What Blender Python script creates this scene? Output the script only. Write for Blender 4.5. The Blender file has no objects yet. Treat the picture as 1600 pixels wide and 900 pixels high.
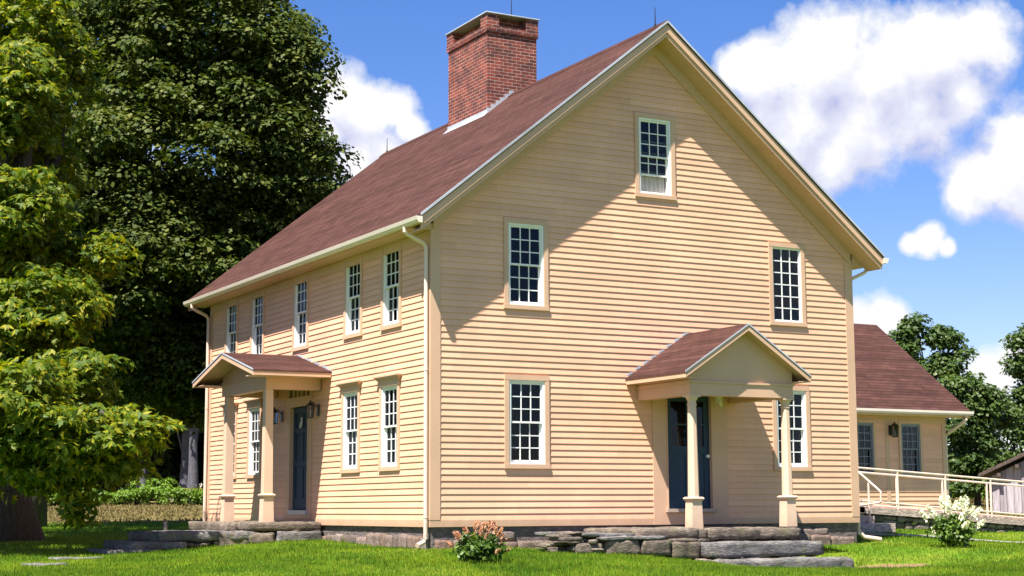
import bpy, bmesh, math, random
import numpy as np
from mathutils import Vector, Matrix, noise as mnoise
R = math.radians
random.seed(7); rng = np.random.default_rng(11)
scene = bpy.context.scene
COL = scene.collection

# ------------------------------------------------------------------ camera
CAM = np.array([-11.8766, -24.5551, 0.318])
cr = Vector((0.8774385, -0.47966732, -0.004577)); cu = Vector((-0.06062087, -0.12034662, 0.99087931)); cd = Vector((0.47584325, 0.86915819, 0.13467461))
cam = bpy.data.cameras.new('camera'); co = bpy.data.objects.new('camera', cam); COL.objects.link(co)
M = Matrix((( cr.x, cu.x, -cd.x, CAM[0]), (cr.y, cu.y, -cd.y, CAM[1]), (cr.z, cu.z, -cd.z, CAM[2]), (0, 0, 0, 1)))
co.matrix_world = M
cam.sensor_width = 36; cam.lens = 2524.04 / 1600 * 36; cam.clip_start = .1; cam.clip_end = 8000
scene.camera = co
FW = np.array([0.4802, 0.8772]); LT = np.array([0.8772, -0.4802])     # forward and sideways on the ground
def fs(s, t):                                                        # sideways metres, metres ahead -> ground point
    p = CAM[:2] + LT * s + FW * t
    return float(p[0]), float(p[1])

# ------------------------------------------------------------------ materials
def new_mat(name):
    m = bpy.data.materials.new(name); m.use_nodes = True
    nt = m.node_tree; b = nt.nodes['Principled BSDF']; return m, nt, b
def N(nt, t, **kw):
    n = nt.nodes.new(t)
    for k, v in kw.items(): setattr(n, k, v)
    return n
def texco(nt, scale=None):
    tc = N(nt, 'ShaderNodeTexCoord')
    if scale is None: return tc.outputs['Object']
    mp = N(nt, 'ShaderNodeMapping'); nt.links.new(tc.outputs['Object'], mp.inputs[0]); mp.inputs['Scale'].default_value = scale
    return mp.outputs[0]
def noise(nt, vec, scale, detail=4, rough=.55):
    n = N(nt, 'ShaderNodeTexNoise'); n.inputs['Scale'].default_value = scale; n.inputs['Detail'].default_value = detail
    n.inputs['Roughness'].default_value = rough; nt.links.new(vec, n.inputs['Vector']); return n.outputs['Fac']
def ramp(nt, fac, stops):
    r = N(nt, 'ShaderNodeValToRGB'); cr_ = r.color_ramp
    while len(cr_.elements) < len(stops): cr_.elements.new(.5)
    for e, (p, c) in zip(cr_.elements, stops):
        e.position = p; e.color = (*c, 1) if len(c) == 3 else c
    nt.links.new(fac, r.inputs[0]); return r.outputs[0]
def mixc(nt, fac, a, b, mode='MIX'):
    m = N(nt, 'ShaderNodeMix', data_type='RGBA', blend_type=mode)
    for i, v in ((0, fac), (6, a), (7, b)):
        if isinstance(v, (int, float)): m.inputs[i].default_value = v
        elif isinstance(v, tuple): m.inputs[i].default_value = (*v, 1)
        else: nt.links.new(v, m.inputs[i])
    return m.outputs[2]
def math_(nt, op, a, b=None, c=None):
    m = N(nt, 'ShaderNodeMath', operation=op)
    for i, v in enumerate((a, b, c)):
        if v is None: continue
        if isinstance(v, (int, float)): m.inputs[i].default_value = v
        else: nt.links.new(v, m.inputs[i])
    return m.outputs[0]
def bump(nt, h, strength, dist, b):
    bp = N(nt, 'ShaderNodeBump'); bp.inputs['Strength'].default_value = strength; bp.inputs['Distance'].default_value = dist
    nt.links.new(h, bp.inputs['Height']); nt.links.new(bp.outputs[0], b.inputs['Normal']); return bp

def paint(name, col, var=.06, rough=.55, dirt=0, board=False):
    m, nt, b = new_mat(name); v = texco(nt)
    n1 = noise(nt, v, 1.1, 5); n2 = noise(nt, texco(nt, (3, 3, 40)), 2.0, 4)
    dark = tuple(c * (1 - var * 2.2) for c in col); lite = tuple(min(1, c * (1 + var)) for c in col)
    c = ramp(nt, n1, [(.3, dark), (.7, lite)])
    c = mixc(nt, .10, c, ramp(nt, n2, [(.35, tuple(x * .6 for x in col)), (.65, lite)]))
    if board:                                                        # each board took the paint a little differently
        tc = N(nt, 'ShaderNodeSeparateXYZ'); nt.links.new(v, tc.inputs[0])
        row = math_(nt, 'FLOOR', math_(nt, 'DIVIDE', math_(nt, 'SUBTRACT', tc.outputs[2], .115), .11))
        seg = math_(nt, 'FLOOR', math_(nt, 'DIVIDE', math_(nt, 'ADD', math_(nt, 'ADD', tc.outputs[0], tc.outputs[1]), math_(nt, 'MULTIPLY', row, 1.37)), 2.9))
        cb = N(nt, 'ShaderNodeCombineXYZ'); nt.links.new(row, cb.inputs[0]); nt.links.new(seg, cb.inputs[1])
        wn = N(nt, 'ShaderNodeTexWhiteNoise'); nt.links.new(cb.outputs[0], wn.inputs['Vector'])
        c = mixc(nt, 1.0, c, ramp(nt, wn.outputs['Value'], [(0, (.88, .87, .86)), (1, (1, 1, 1))]), 'MULTIPLY')
        st = noise(nt, texco(nt, (5, 5, .7)), 2.2, 5, .6)            # faint streaks where rain ran down
        c = mixc(nt, math_(nt, 'MULTIPLY', ramp(nt, st, [(.52, (0, 0, 0)), (.8, (1, 1, 1))]), .25), c, tuple(x * .62 for x in col))
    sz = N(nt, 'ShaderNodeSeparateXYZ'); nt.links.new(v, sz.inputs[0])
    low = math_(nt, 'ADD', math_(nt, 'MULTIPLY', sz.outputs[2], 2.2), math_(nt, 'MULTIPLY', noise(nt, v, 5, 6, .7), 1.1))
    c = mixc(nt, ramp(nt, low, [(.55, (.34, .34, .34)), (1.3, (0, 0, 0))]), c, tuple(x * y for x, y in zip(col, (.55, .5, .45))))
    nt.links.new(c, b.inputs['Base Color']); b.inputs['Roughness'].default_value = rough
    b.inputs['Specular IOR Level'].default_value = .35
    bump(nt, noise(nt, texco(nt, (2, 2, 30)), 8, 3), .15, .004, b)
    return m
SIDE = (.82, .468, .300)
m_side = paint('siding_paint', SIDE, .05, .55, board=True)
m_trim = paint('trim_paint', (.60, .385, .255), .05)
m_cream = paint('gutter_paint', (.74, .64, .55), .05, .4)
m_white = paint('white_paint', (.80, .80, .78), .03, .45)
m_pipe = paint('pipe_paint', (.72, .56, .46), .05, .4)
m_inner = paint('unlit_interior', (.03, .028, .025), .1, .9)  # near-black colour carries the darkness of the unlit rooms
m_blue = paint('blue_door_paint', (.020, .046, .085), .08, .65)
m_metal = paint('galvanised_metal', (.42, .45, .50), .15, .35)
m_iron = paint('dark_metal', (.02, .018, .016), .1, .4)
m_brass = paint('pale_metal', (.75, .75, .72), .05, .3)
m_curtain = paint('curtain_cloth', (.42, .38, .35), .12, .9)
m_amber = paint('orange_reflection', (.35, .13, .02), .3, .5)  # tint of orange window reflections, put into the colour
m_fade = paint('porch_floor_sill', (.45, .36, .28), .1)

def m_shingle():
    m, nt, b = new_mat('roof_shingles')
    uv = N(nt, 'ShaderNodeUVMap'); 
    br = N(nt, 'ShaderNodeTexBrick'); nt.links.new(uv.outputs[0], br.inputs['Vector'])
    br.offset = .5; br.inputs['Scale'].default_value = 1
    br.inputs['Brick Width'].default_value = .31; br.inputs['Row Height'].default_value = .14
    br.inputs['Mortar Size'].default_value = .006; br.inputs['Mortar Smooth'].default_value = .3; br.inputs['Bias'].default_value = 0
    br.inputs['Color1'].default_value = (.046, .021, .017, 1); br.inputs['Color2'].default_value = (.086, .041, .032, 1); br.inputs['Mortar'].default_value = (.02, .009, .009, 1)
    n1 = noise(nt, uv.outputs[0], 1.2, 6); n2 = noise(nt, uv.outputs[0], 60, 3)
    c = mixc(nt, .5, br.outputs['Color'], ramp(nt, n1, [(.35, (.053, .024, .019)), (.65, (.078, .036, .029))]))
    mpu = N(nt, 'ShaderNodeMapping'); nt.links.new(uv.outputs[0], mpu.inputs[0]); mpu.inputs['Scale'].default_value = (.45, 7.14, 1)
    spu = N(nt, 'ShaderNodeSeparateXYZ'); nt.links.new(uv.outputs[0], spu.inputs[0]); wr_ = N(nt, 'ShaderNodeTexWhiteNoise', noise_dimensions='1D'); nt.links.new(math_(nt, 'FLOOR', math_(nt, 'DIVIDE', spu.outputs[1], .14)), wr_.inputs['W'])
    c = mixc(nt, 1.0, c, ramp(nt, wr_.outputs['Value'], [(0, (.84, .84, .84)), (1, (1.14, 1.14, 1.14))]), 'MULTIPLY')
    st_n = noise(nt, mpu.outputs[0], 1.6, 3, .6)
    c = mixc(nt, 1.0, c, ramp(nt, st_n, [(.3, (.72, .72, .72)), (.5, (1, 1, 1)), (.72, (1.25, 1.22, 1.2))]), 'MULTIPLY')
    c = mixc(nt, 1.0, c, ramp(nt, n2, [(.3, (.7, .7, .7)), (.7, (1.25, 1.2, 1.2))]), 'MULTIPLY')
    nt.links.new(c, b.inputs['Base Color']); b.inputs['Roughness'].default_value = .9; b.inputs['Specular IOR Level'].default_value = .12
    sp = N(nt, 'ShaderNodeSeparateXYZ'); nt.links.new(uv.outputs[0], sp.inputs[0])
    saw = math_(nt, 'FRACT', math_(nt, 'DIVIDE', sp.outputs[1], .14))
    h = math_(nt, 'ADD', math_(nt, 'MULTIPLY', math_(nt, 'SUBTRACT', 1, saw), 1.0), math_(nt, 'MULTIPLY', br.outputs['Fac'], -.5))
    h = math_(nt, 'ADD', h, math_(nt, 'MULTIPLY', n2, .5))
    bump(nt, h, 1, .022, b)
    return m
m_roof = m_shingle()

def m_brick_():
    m, nt, b = new_mat('red_brick'); tc = N(nt, 'ShaderNodeTexCoord'); sp = N(nt, 'ShaderNodeSeparateXYZ'); nt.links.new(tc.outputs['Object'], sp.inputs[0])
    cb = N(nt, 'ShaderNodeCombineXYZ'); nt.links.new(math_(nt, 'ADD', sp.outputs[0], sp.outputs[1]), cb.inputs[0]); nt.links.new(sp.outputs[2], cb.inputs[1])
    br = N(nt, 'ShaderNodeTexBrick'); nt.links.new(cb.outputs[0], br.inputs['Vector']); br.inputs['Scale'].default_value = 1
    br.inputs['Brick Width'].default_value = .215; br.inputs['Row Height'].default_value = .073; br.inputs['Mortar Size'].default_value = .007; br.inputs['Mortar Smooth'].default_value = .2
    br.inputs['Color1'].default_value = (.24, .045, .026, 1); br.inputs['Color2'].default_value = (.085, .020, .017, 1); br.inputs['Mortar'].default_value = (.36, .27, .22, 1); br.inputs['Bias'].default_value = -.1
    n = noise(nt, cb.outputs[0], 3, 5)
    c = mixc(nt, 1.0, br.outputs['Color'], ramp(nt, n, [(.3, (.45, .45, .5)), (.65, (1.25, 1.15, 1.1))]), 'MULTIPLY')
    nt.links.new(c, b.inputs['Base Color']); b.inputs['Roughness'].default_value = .85
    h = math_(nt, 'ADD', math_(nt, 'MULTIPLY', br.outputs['Fac'], -1), math_(nt, 'MULTIPLY', noise(nt, cb.outputs[0], 40, 3), .4))
    bump(nt, h, .8, .008, b); return m
m_brick = m_brick_()

def stone_mat(name, cols, scale=1.0, moss=True):
    m, nt, b = new_mat(name); v = texco(nt)
    n1 = noise(nt, v, 2.2 * scale, 8, .65); n2 = noise(nt, texco(nt, (1, 1, 3.2)), 11 * scale, 8, .68); n3 = noise(nt, v, 5, 5, .6)
    c = ramp(nt, n1, [(.25, cols[0]), (.5, cols[1]), (.75, cols[2])])
    g = N(nt, 'ShaderNodeNewGeometry')
    c = mixc(nt, .5, c, ramp(nt, g.outputs['Random Per Island'], [(0, cols[0]), (.35, cols[1]), (.7, cols[2]), (1, cols[1])]))
    c = mixc(nt, 1.0, c, ramp(nt, n2, [(.3, (.4, .4, .4)), (.5, (.9, .9, .9)), (.7, (1.6, 1.6, 1.6))]), 'MULTIPLY')
    if moss: c = mixc(nt, ramp(nt, n3, [(.56, (0, 0, 0)), (.7, (.6, .6, .6))]), c, (.12, .125, .05))
    nt.links.new(c, b.inputs['Base Color']); b.inputs['Roughness'].default_value = .9; b.inputs['Specular IOR Level'].default_value = .2
    bump(nt, math_(nt, 'ADD', n2, math_(nt, 'MULTIPLY', n1, 1.5)), .9, .03, b); return m
m_stone = stone_mat('weathered_stone', [(.045, .037, .030), (.15, .12, .095), (.36, .295, .235)])
m_slab = stone_mat('grey_slab', [(.05, .046, .045), (.15, .14, .135), (.32, .29, .27)])
m_conc = stone_mat('ramp_concrete', [(.34, .26, .22), (.46, .36, .30), (.52, .42, .36)], .7, moss=False)

def m_found_():
    m, nt, b = new_mat('fieldstone_foundation'); v = texco(nt, (1, 1, 1.7))
    vo = N(nt, 'ShaderNodeTexVoronoi', feature='F1'); vo.inputs['Scale'].default_value = 3.6; vo.inputs['Randomness'].default_value = .9; nt.links.new(v, vo.inputs['Vector'])
    ve = N(nt, 'ShaderNodeTexVoronoi', feature='DISTANCE_TO_EDGE'); ve.inputs['Scale'].default_value = 3.6; ve.inputs['Randomness'].default_value = .9; nt.links.new(v, ve.inputs['Vector'])
    sc = N(nt, 'ShaderNodeSeparateColor'); nt.links.new(vo.outputs['Color'], sc.inputs[0])
    c = ramp(nt, sc.outputs[0], [(0, (.10, .095, .095)), (.4, (.17, .15, .14)), (.7, (.20, .10, .06)), (1, (.30, .26, .24))])
    c = mixc(nt, ramp(nt, ve.outputs['Distance'], [(.02, (1, 1, 1)), (.06, (0, 0, 0))]), c, (.22, .19, .165))
    c = mixc(nt, 1.0, c, ramp(nt, noise(nt, v, 14, 5), [(.3, (.6, .6, .6)), (.7, (1.2, 1.2, 1.2))]), 'MULTIPLY')
    nt.links.new(c, b.inputs['Base Color']); b.inputs['Roughness'].default_value = .9
    bump(nt, math_(nt, 'MINIMUM', ve.outputs['Distance'], .12), 1, .15, b); return m
m_found = m_found_()
m_cement = stone_mat('dark_cement', [(.09, .08, .08), (.13, .11, .105), (.19, .155, .14)], .6, moss=False)

def m_leaf_(name, cols, trans, rough=.42, tw=.35, spec=.4, patch=None):
    m, nt, b = new_mat(name); g = N(nt, 'ShaderNodeNewGeometry'); v = texco(nt)
    c = ramp(nt, g.outputs['Random Per Island'], [(i / (len(cols) - 1), c) for i, c in enumerate(cols)])
    n = noise(nt, v, .55, 3)
    c = mixc(nt, 1.0, c, ramp(nt, n, [(.3, (.75, .8, .7)), (.7, (1.2, 1.12, 1.1))]), 'MULTIPLY')
    if patch: c = mixc(nt, ramp(nt, noise(nt, v, .9, 6, .65), [(.40, (0, 0, 0)), (.62, (1, 1, 1))]), mixc(nt, 1.0, c, (.55, .62, .6), 'MULTIPLY'), mixc(nt, 1.0, c, (1.35, 1.1, 1.3), 'MULTIPLY'))
    nt.links.new(c, b.inputs['Base Color']); b.inputs['Roughness'].default_value = rough; b.inputs['Specular IOR Level'].default_value = spec
    tr = N(nt, 'ShaderNodeBsdfTranslucent'); nt.links.new(mixc(nt, 1.0, c, trans, 'MULTIPLY'), tr.inputs[0])
    mx = N(nt, 'ShaderNodeMixShader'); mx.inputs[0].default_value = tw
    nt.links.new(b.outputs[0], mx.inputs[1]); nt.links.new(tr.outputs[0], mx.inputs[2])
    nt.links.new(mx.outputs[0], nt.nodes['Material Output'].inputs[0]); return m
m_hick = m_leaf_('yellow_green_leaf', [(.04, .085, .006), (.07, .125, .008), (.12, .165, .009), (.075, .13, .008), (.30, .28, .012), (.05, .10, .007)], (1.9, 1.8, .7), .55, .35, .2)
m_maple = m_leaf_('dark_leaf', [(.032, .055, .009), (.048, .078, .012), (.070, .100, .015), (.11, .125, .022), (.040, .066, .010)], (1.5, 1.6, .6), .62, .2, .2)
m_wood = m_leaf_('woodland_leaf', [(.025, .045, .014), (.035, .06, .016), (.05, .08, .02)], (1.4, 1.6, .6), .6, .2, .2)
m_fartree = m_leaf_('midgreen_leaf', [(.04, .08, .018), (.06, .105, .022), (.085, .13, .03)], (1.5, 1.6, .6), .5, .3, .3)
m_shrub = m_leaf_('shrub_leaf', [(.08, .16, .015), (.12, .22, .02), (.16, .24, .03)], (1.6, 1.6, .6), .5, .3, .3)
m_gold = m_leaf_('goldenrod_flower', [(.35, .25, .02), (.45, .30, .02)], (1.2, 1.2, .8), .7, .2, .2)
m_hyd = m_leaf_('hydrangea_leaf', [(.05, .10, .02), (.08, .15, .02), (.14, .22, .03)], (1.5, 1.5, .6), .5, .3)
m_pink = m_leaf_('pink_flower', [(.50, .16, .10), (.60, .26, .14), (.72, .48, .34), (.48, .20, .09)], (1.2, 1.1, 1.0), .7, .25, .2)
m_creamf = m_leaf_('cream_flower', [(.75, .75, .55), (.8, .8, .7), (.65, .7, .35)], (1.1, 1.1, 1.0), .7, .25, .2)
m_grass = m_leaf_('grass_blade', [(.085, .19, .006), (.12, .25, .008), (.17, .28, .010), (.20, .26, .03)], (1.5, 1.5, .5), .5, .35, .3, True)
m_dry = m_leaf_('hay_blade', [(.17, .135, .05), (.21, .165, .07), (.13, .125, .04)], (1.2, 1.2, .8), .7, .25, .2)

def bark(name, c0, c1):
    m, nt, b = new_mat(name); v = texco(nt, (6, 6, 1.2)); n = noise(nt, v, 2.5, 8, .7)
    nt.links.new(ramp(nt, n, [(.3, c0), (.7, c1)]), b.inputs['Base Color']); b.inputs['Roughness'].default_value = .95
    bump(nt, n, 1, .08, b); return m
m_bark = bark('dark_bark', (.035, .028, .022), (.10, .085, .07)); m_barkg = bark('grey_bark', (.05, .048, .055), (.14, .13, .15))

def m_glass_():
    m, nt, b = new_mat('window_glass')
    for n in list(nt.nodes):
        if n.type != 'OUTPUT_MATERIAL': nt.nodes.remove(n)
    out = nt.nodes['Material Output']; v = texco(nt)
    gl = N(nt, 'ShaderNodeBsdfGlossy'); gl.inputs['Roughness'].default_value = .03; gl.inputs['Color'].default_value = (.38, .42, .5, 1)
    tr = N(nt, 'ShaderNodeBsdfTransparent'); tr.inputs[0].default_value = (.6, .65, .65, 1)
    bp = N(nt, 'ShaderNodeBump'); bp.inputs['Strength'].default_value = .35; bp.inputs['Distance'].default_value = .01; nt.links.new(noise(nt, v, 4, 2), bp.inputs['Height']); nt.links.new(bp.outputs[0], gl.inputs['Normal'])
    fr = N(nt, 'ShaderNodeFresnel'); fr.inputs[0].default_value = 1.42
    mx = N(nt, 'ShaderNodeMixShader'); nt.links.new(fr.outputs[0], mx.inputs[0]); nt.links.new(tr.outputs[0], mx.inputs[1]); nt.links.new(gl.outputs[0], mx.inputs[2])
    nt.links.new(mx.outputs[0], out.inputs[0]); return m
m_glass = m_glass_()
def m_barn_():
    m, nt, b = new_mat('weathered_boards'); tc = N(nt, 'ShaderNodeTexCoord'); sp = N(nt, 'ShaderNodeSeparateXYZ'); nt.links.new(tc.outputs['Object'], sp.inputs[0])
    u = math_(nt, 'DIVIDE', sp.outputs[0], .24); wn = N(nt, 'ShaderNodeTexWhiteNoise', noise_dimensions='1D'); nt.links.new(math_(nt, 'FLOOR', u), wn.inputs['W'])
    c = ramp(nt, wn.outputs['Value'], [(0, (.30, .27, .29)), (1, (.47, .43, .45))])
    n = noise(nt, texco(nt, (14, 14, 1)), 1.5, 6, .6); c = mixc(nt, 1.0, c, ramp(nt, n, [(.3, (.5, .48, .48)), (.7, (1.15, 1.1, 1.1))]), 'MULTIPLY')
    nt.links.new(c, b.inputs['Base Color']); b.inputs['Roughness'].default_value = .9; bump(nt, n, .6, .01, b); return m
m_barn = m_barn_()

# ------------------------------------------------------------------ mesh helpers
class MB:
    def __init__(s, tf=None): s.v = []; s.f = []; s.tf = tf; s.uv = None
    def add(s, vs, fs_):
        k = len(s.v)
        for p in vs:
            s.v.append(s.tf(*p) if s.tf else tuple(p))
        s.f += [tuple(k + i for i in f) for f in fs_]; return s
    def box(s, x0, x1, y0, y1, z0, z1):
        s.add([(x0, y0, z0), (x1, y0, z0), (x1, y1, z0), (x0, y1, z0), (x0, y0, z1), (x1, y0, z1), (x1, y1, z1), (x0, y1, z1)],
              [(0, 3, 2, 1), (4, 5, 6, 7), (0, 1, 5, 4), (1, 2, 6, 5), (2, 3, 7, 6), (3, 0, 4, 7)]); return s
    def frus(s, cx, cy, z0, z1, a0, a1, n=4, rot=math.pi / 4):            # tapered n-gon post; a = half width across flats
        vs = []
        for z, a in ((z0, a0), (z1, a1)):
            r = a / math.cos(math.pi / n)
            vs += [(cx + r * math.cos(rot + 2 * math.pi * i / n), cy + r * math.sin(rot + 2 * math.pi * i / n), z) for i in range(n)]
        s.add(vs, [tuple(range(n - 1, -1, -1)), tuple(range(n, 2 * n))] + [(i, (i + 1) % n, n + (i + 1) % n, n + i) for i in range(n)]); return s
    def prism(s, poly, a0, a1, axis='y'):                                 # poly of (x,z), extruded along y (or x: poly of (y,z))
        n = len(poly)
        if axis == 'y': vs = [(p, a0, q) for p, q in poly] + [(p, a1, q) for p, q in poly]
        elif axis == 'x': vs = [(a0, p, q) for p, q in poly] + [(a1, p, q) for p, q in poly]
        else: vs = [(p, q, a0) for p, q in poly] + [(p, q, a1) for p, q in poly]
        s.add(vs, [tuple(range(n)), tuple(range(2 * n - 1, n - 1, -1))] + [(i, n + i, n + (i + 1) % n, (i + 1) % n) for i in range(n)]); return s
    def tube(s, pts, r, n=8, cap=True):
        pts = [Vector(p) for p in pts]; rs = r if isinstance(r, (list, tuple)) else [r] * len(pts); vs = []; up = Vector((.13, .21, .97))
        for i, p in enumerate(pts):
            d = (pts[min(i + 1, len(pts) - 1)] - pts[max(i - 1, 0)]).normalized()
            a = d.cross(up if abs(d.dot(up)) < .95 else Vector((1, 0, 0))).normalized(); b = d.cross(a)
            vs += [tuple(p + (a * math.cos(2 * math.pi * k / n) + b * math.sin(2 * math.pi * k / n)) * rs[i]) for k in range(n)]
        fs_ = [(i * n + k, i * n + (k + 1) % n, (i + 1) * n + (k + 1) % n, (i + 1) * n + k) for i in range(len(pts) - 1) for k in range(n)]
        if cap: fs_ += [tuple(range(n)), tuple(range((len(pts) - 1) * n, len(pts) * n))]
        s.add(vs, fs_); return s
    def build(s, name, mat, parent=None, smooth=False, uvf=None, bevel=0, recalc=True):
        me = bpy.data.meshes.new(name); me.from_pydata(s.v, [], s.f)
        if recalc:
            bm = bmesh.new(); bm.from_mesh(me); bmesh.ops.recalc_face_normals(bm, faces=bm.faces); bm.to_mesh(me); bm.free()
        me.materials.append(mat)
        if smooth: me.polygons.foreach_set('use_smooth', [True] * len(me.polygons))
        if uvf:
            ul = me.uv_layers.new(name='UVMap')
            for p in me.polygons:
                for li in p.loop_indices:
                    ul.data[li].uv = uvf(me.vertices[me.loops[li].vertex_index].co, p.normal)
        o = bpy.data.objects.new(name, me); COL.objects.link(o)
        if parent is not None:
            o.parent = parent; o.matrix_parent_inverse = Matrix.Translation(world_loc(parent)).inverted()
        if bevel:
            bv = o.modifiers.new('bevel', 'BEVEL'); bv.width = bevel; bv.segments = 2; bv.limit_method = 'ANGLE'
        return o
LOC = {}
def world_loc(o): return LOC.get(o.name, Vector((0, 0, 0)))
def empty(name, loc):
    o = bpy.data.objects.new(name, None); COL.objects.link(o); o.location = loc; LOC[o.name] = Vector(loc); o.empty_display_size = .3; return o
def tag(o, label=None, cat=None, group=None, kind=None):
    for k, v in (('label', label), ('category', cat), ('group', group), ('kind', kind)):
        if v: o[k] = v
    return o
def mesh_np(name, verts, faces_idx, nper, mat, parent=None, smooth=False):
    me = bpy.data.meshes.new(name); nv = len(verts); nf = len(faces_idx)
    me.vertices.add(nv); me.vertices.foreach_set('co', np.asarray(verts, np.float32).ravel())
    me.loops.add(nf * nper); me.loops.foreach_set('vertex_index', np.asarray(faces_idx, np.int32).ravel())
    me.polygons.add(nf); me.polygons.foreach_set('loop_start', np.arange(0, nf * nper, nper, dtype=np.int32))
    if smooth: me.polygons.foreach_set('use_smooth', np.ones(nf, bool))
    me.update(calc_edges=True); me.materials.append(mat)
    o = bpy.data.objects.new(name, me); COL.objects.link(o)
    if parent is not None:
        o.parent = parent; o.matrix_parent_inverse = Matrix.Translation(world_loc(parent)).inverted()
    return o

# ------------------------------------------------------------------ ground
BT = np.array([0, 15, 22, 27, 32, 40, 50, 80, 120, 400, 4000.]); BZ = np.array([-1.37, -.86, -.60, -.44, -.38, -.25, -.08, .55, .95, 1.2, 1.6])
CP = np.array([(0, 0, -.37), (-.4, -.4, -.39), (9.4, -.2, -.42), (-.15, 4.6, -.25), (-.2, 12, -.3), (7, -2.9, -.76), (5.2, -3.3, -.80), (6.3, -3.3, -.80), (4, -2.8, -.66), (2.6, -2.2, -.44), (1.3, -2.0, -.36), (-.9, -3.6, -.46), (-3.9, 4.4, -.52), (-2.6, 4.3, -.36), (-5.9, 1.7, -.585), (-4.9, 3.5, -.565),
    (13.4, 3.2, -.19), (17.3, 3.2, -.32), (10.4, 1.8, -.24), (15, 1, -.58), (10.3, -1.3, -.46), (12, 5, -.1), (9.5, 6, -.3), (17, 7, -.1), (5, 6, -.4), (12.5, -1.0, -.55)])
def hgt(x, y):
    x = np.asarray(x, float); y = np.asarray(y, float)
    def base(x, y):
        t = (x - CAM[0]) * FW[0] + (y - CAM[1]) * FW[1]
        return np.where(t < 0, -1.37, np.interp(t, BT, BZ))
    num = np.zeros_like(x); den = np.full_like(x, .35)
    for cx, cy, cz in CP:
        w = np.exp(-((x - cx) ** 2 + (y - cy) ** 2) / 3.2); num += w * (cz - float(base(np.float64(cx), np.float64(cy)))); den += w
    return base(x, y) + num / den
ts = np.concatenate([np.linspace(-40, 14, 12), np.linspace(15, 50, 110), np.linspace(51, 130, 50), [160, 220, 320, 500, 900, 1600, 2600, 4000]])
us = np.concatenate([np.linspace(-1, -.22, 12), np.linspace(-.2, .2, 90), np.linspace(.22, 1, 12)])
gv = []
for t in ts:
    half = max(60, abs(t) * 1.0) * 1.25
    for u in us:
        x, y = fs(u * half, t); gv.append((x, y))
gv = np.array(gv); gz = hgt(gv[:, 0], gv[:, 1])
nx_, nu = len(ts), len(us)
ii = np.arange(nx_ - 1)[:, None] * nu + np.arange(nu - 1)[None, :]
gf = np.stack([ii, ii + 1, ii + 1 + nu, ii + nu], -1).reshape(-1, 4)
def m_ground_():
    m, nt, b = new_mat('lawn_and_hayfield'); v = texco(nt); sp = N(nt, 'ShaderNodeSeparateXYZ'); nt.links.new(v, sp.inputs[0])
    t = math_(nt, 'ADD', math_(nt, 'MULTIPLY', math_(nt, 'SUBTRACT', sp.outputs[0], float(CAM[0])), float(FW[0])), math_(nt, 'MULTIPLY', math_(nt, 'SUBTRACT', sp.outputs[1], float(CAM[1])), float(FW[1])))
    n1 = noise(nt, v, .55, 6, .6); n2 = noise(nt, v, 9, 6, .7); n3 = noise(nt, v, .08, 3)
    lawn = ramp(nt, n1, [(.3, (.05, .12, .008)), (.5, (.09, .18, .010)), (.7, (.19, .23, .03))])
    lawn = mixc(nt, 1.0, lawn, ramp(nt, n2, [(.25, (.5, .55, .4)), (.75, (1.35, 1.3, 1.2))]), 'MULTIPLY')
    hay = ramp(nt, noise(nt, texco(nt, (1, 1, 1)), 1.6, 8, .75), [(.3, (.12, .105, .035)), (.7, (.21, .16, .07))])
    edge = math_(nt, 'ADD', t, math_(nt, 'MULTIPLY', n1, 3))
    f = ramp(nt, math_(nt, 'DIVIDE', math_(nt, 'SUBTRACT', edge, 49.0), 2.5), [(0, (0, 0, 0)), (1, (1, 1, 1))])
    c = mixc(nt, f, lawn, hay)
    # worn earth beside the lowest step
    dx = math_(nt, 'DIVIDE', math_(nt, 'SUBTRACT', sp.outputs[0], 7.15), .9); dy = math_(nt, 'DIVIDE', math_(nt, 'SUBTRACT', sp.outputs[1], -3.1), .55)
    d = math_(nt, 'SQRT', math_(nt, 'ADD', math_(nt, 'MULTIPLY', dx, dx), math_(nt, 'MULTIPLY', dy, dy)))
    d = math_(nt, 'ADD', d, math_(nt, 'MULTIPLY', math_(nt, 'SUBTRACT', noise(nt, v, 3, 5), .5), 1.2))
    c = mixc(nt, ramp(nt, d, [(.75, (1, 1, 1)), (1.1, (0, 0, 0))]), c, (.25, .15, .09))
    nt.links.new(c, b.inputs['Base Color']); b.inputs['Roughness'].default_value = .95; b.inputs['Specular IOR Level'].default_value = .1
    bump(nt, n2, 1, .06, b); return m
g = mesh_np('ground', np.column_stack([gv, gz]), gf, 4, m_ground_(), smooth=True); tag(g, kind='structure')

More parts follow.
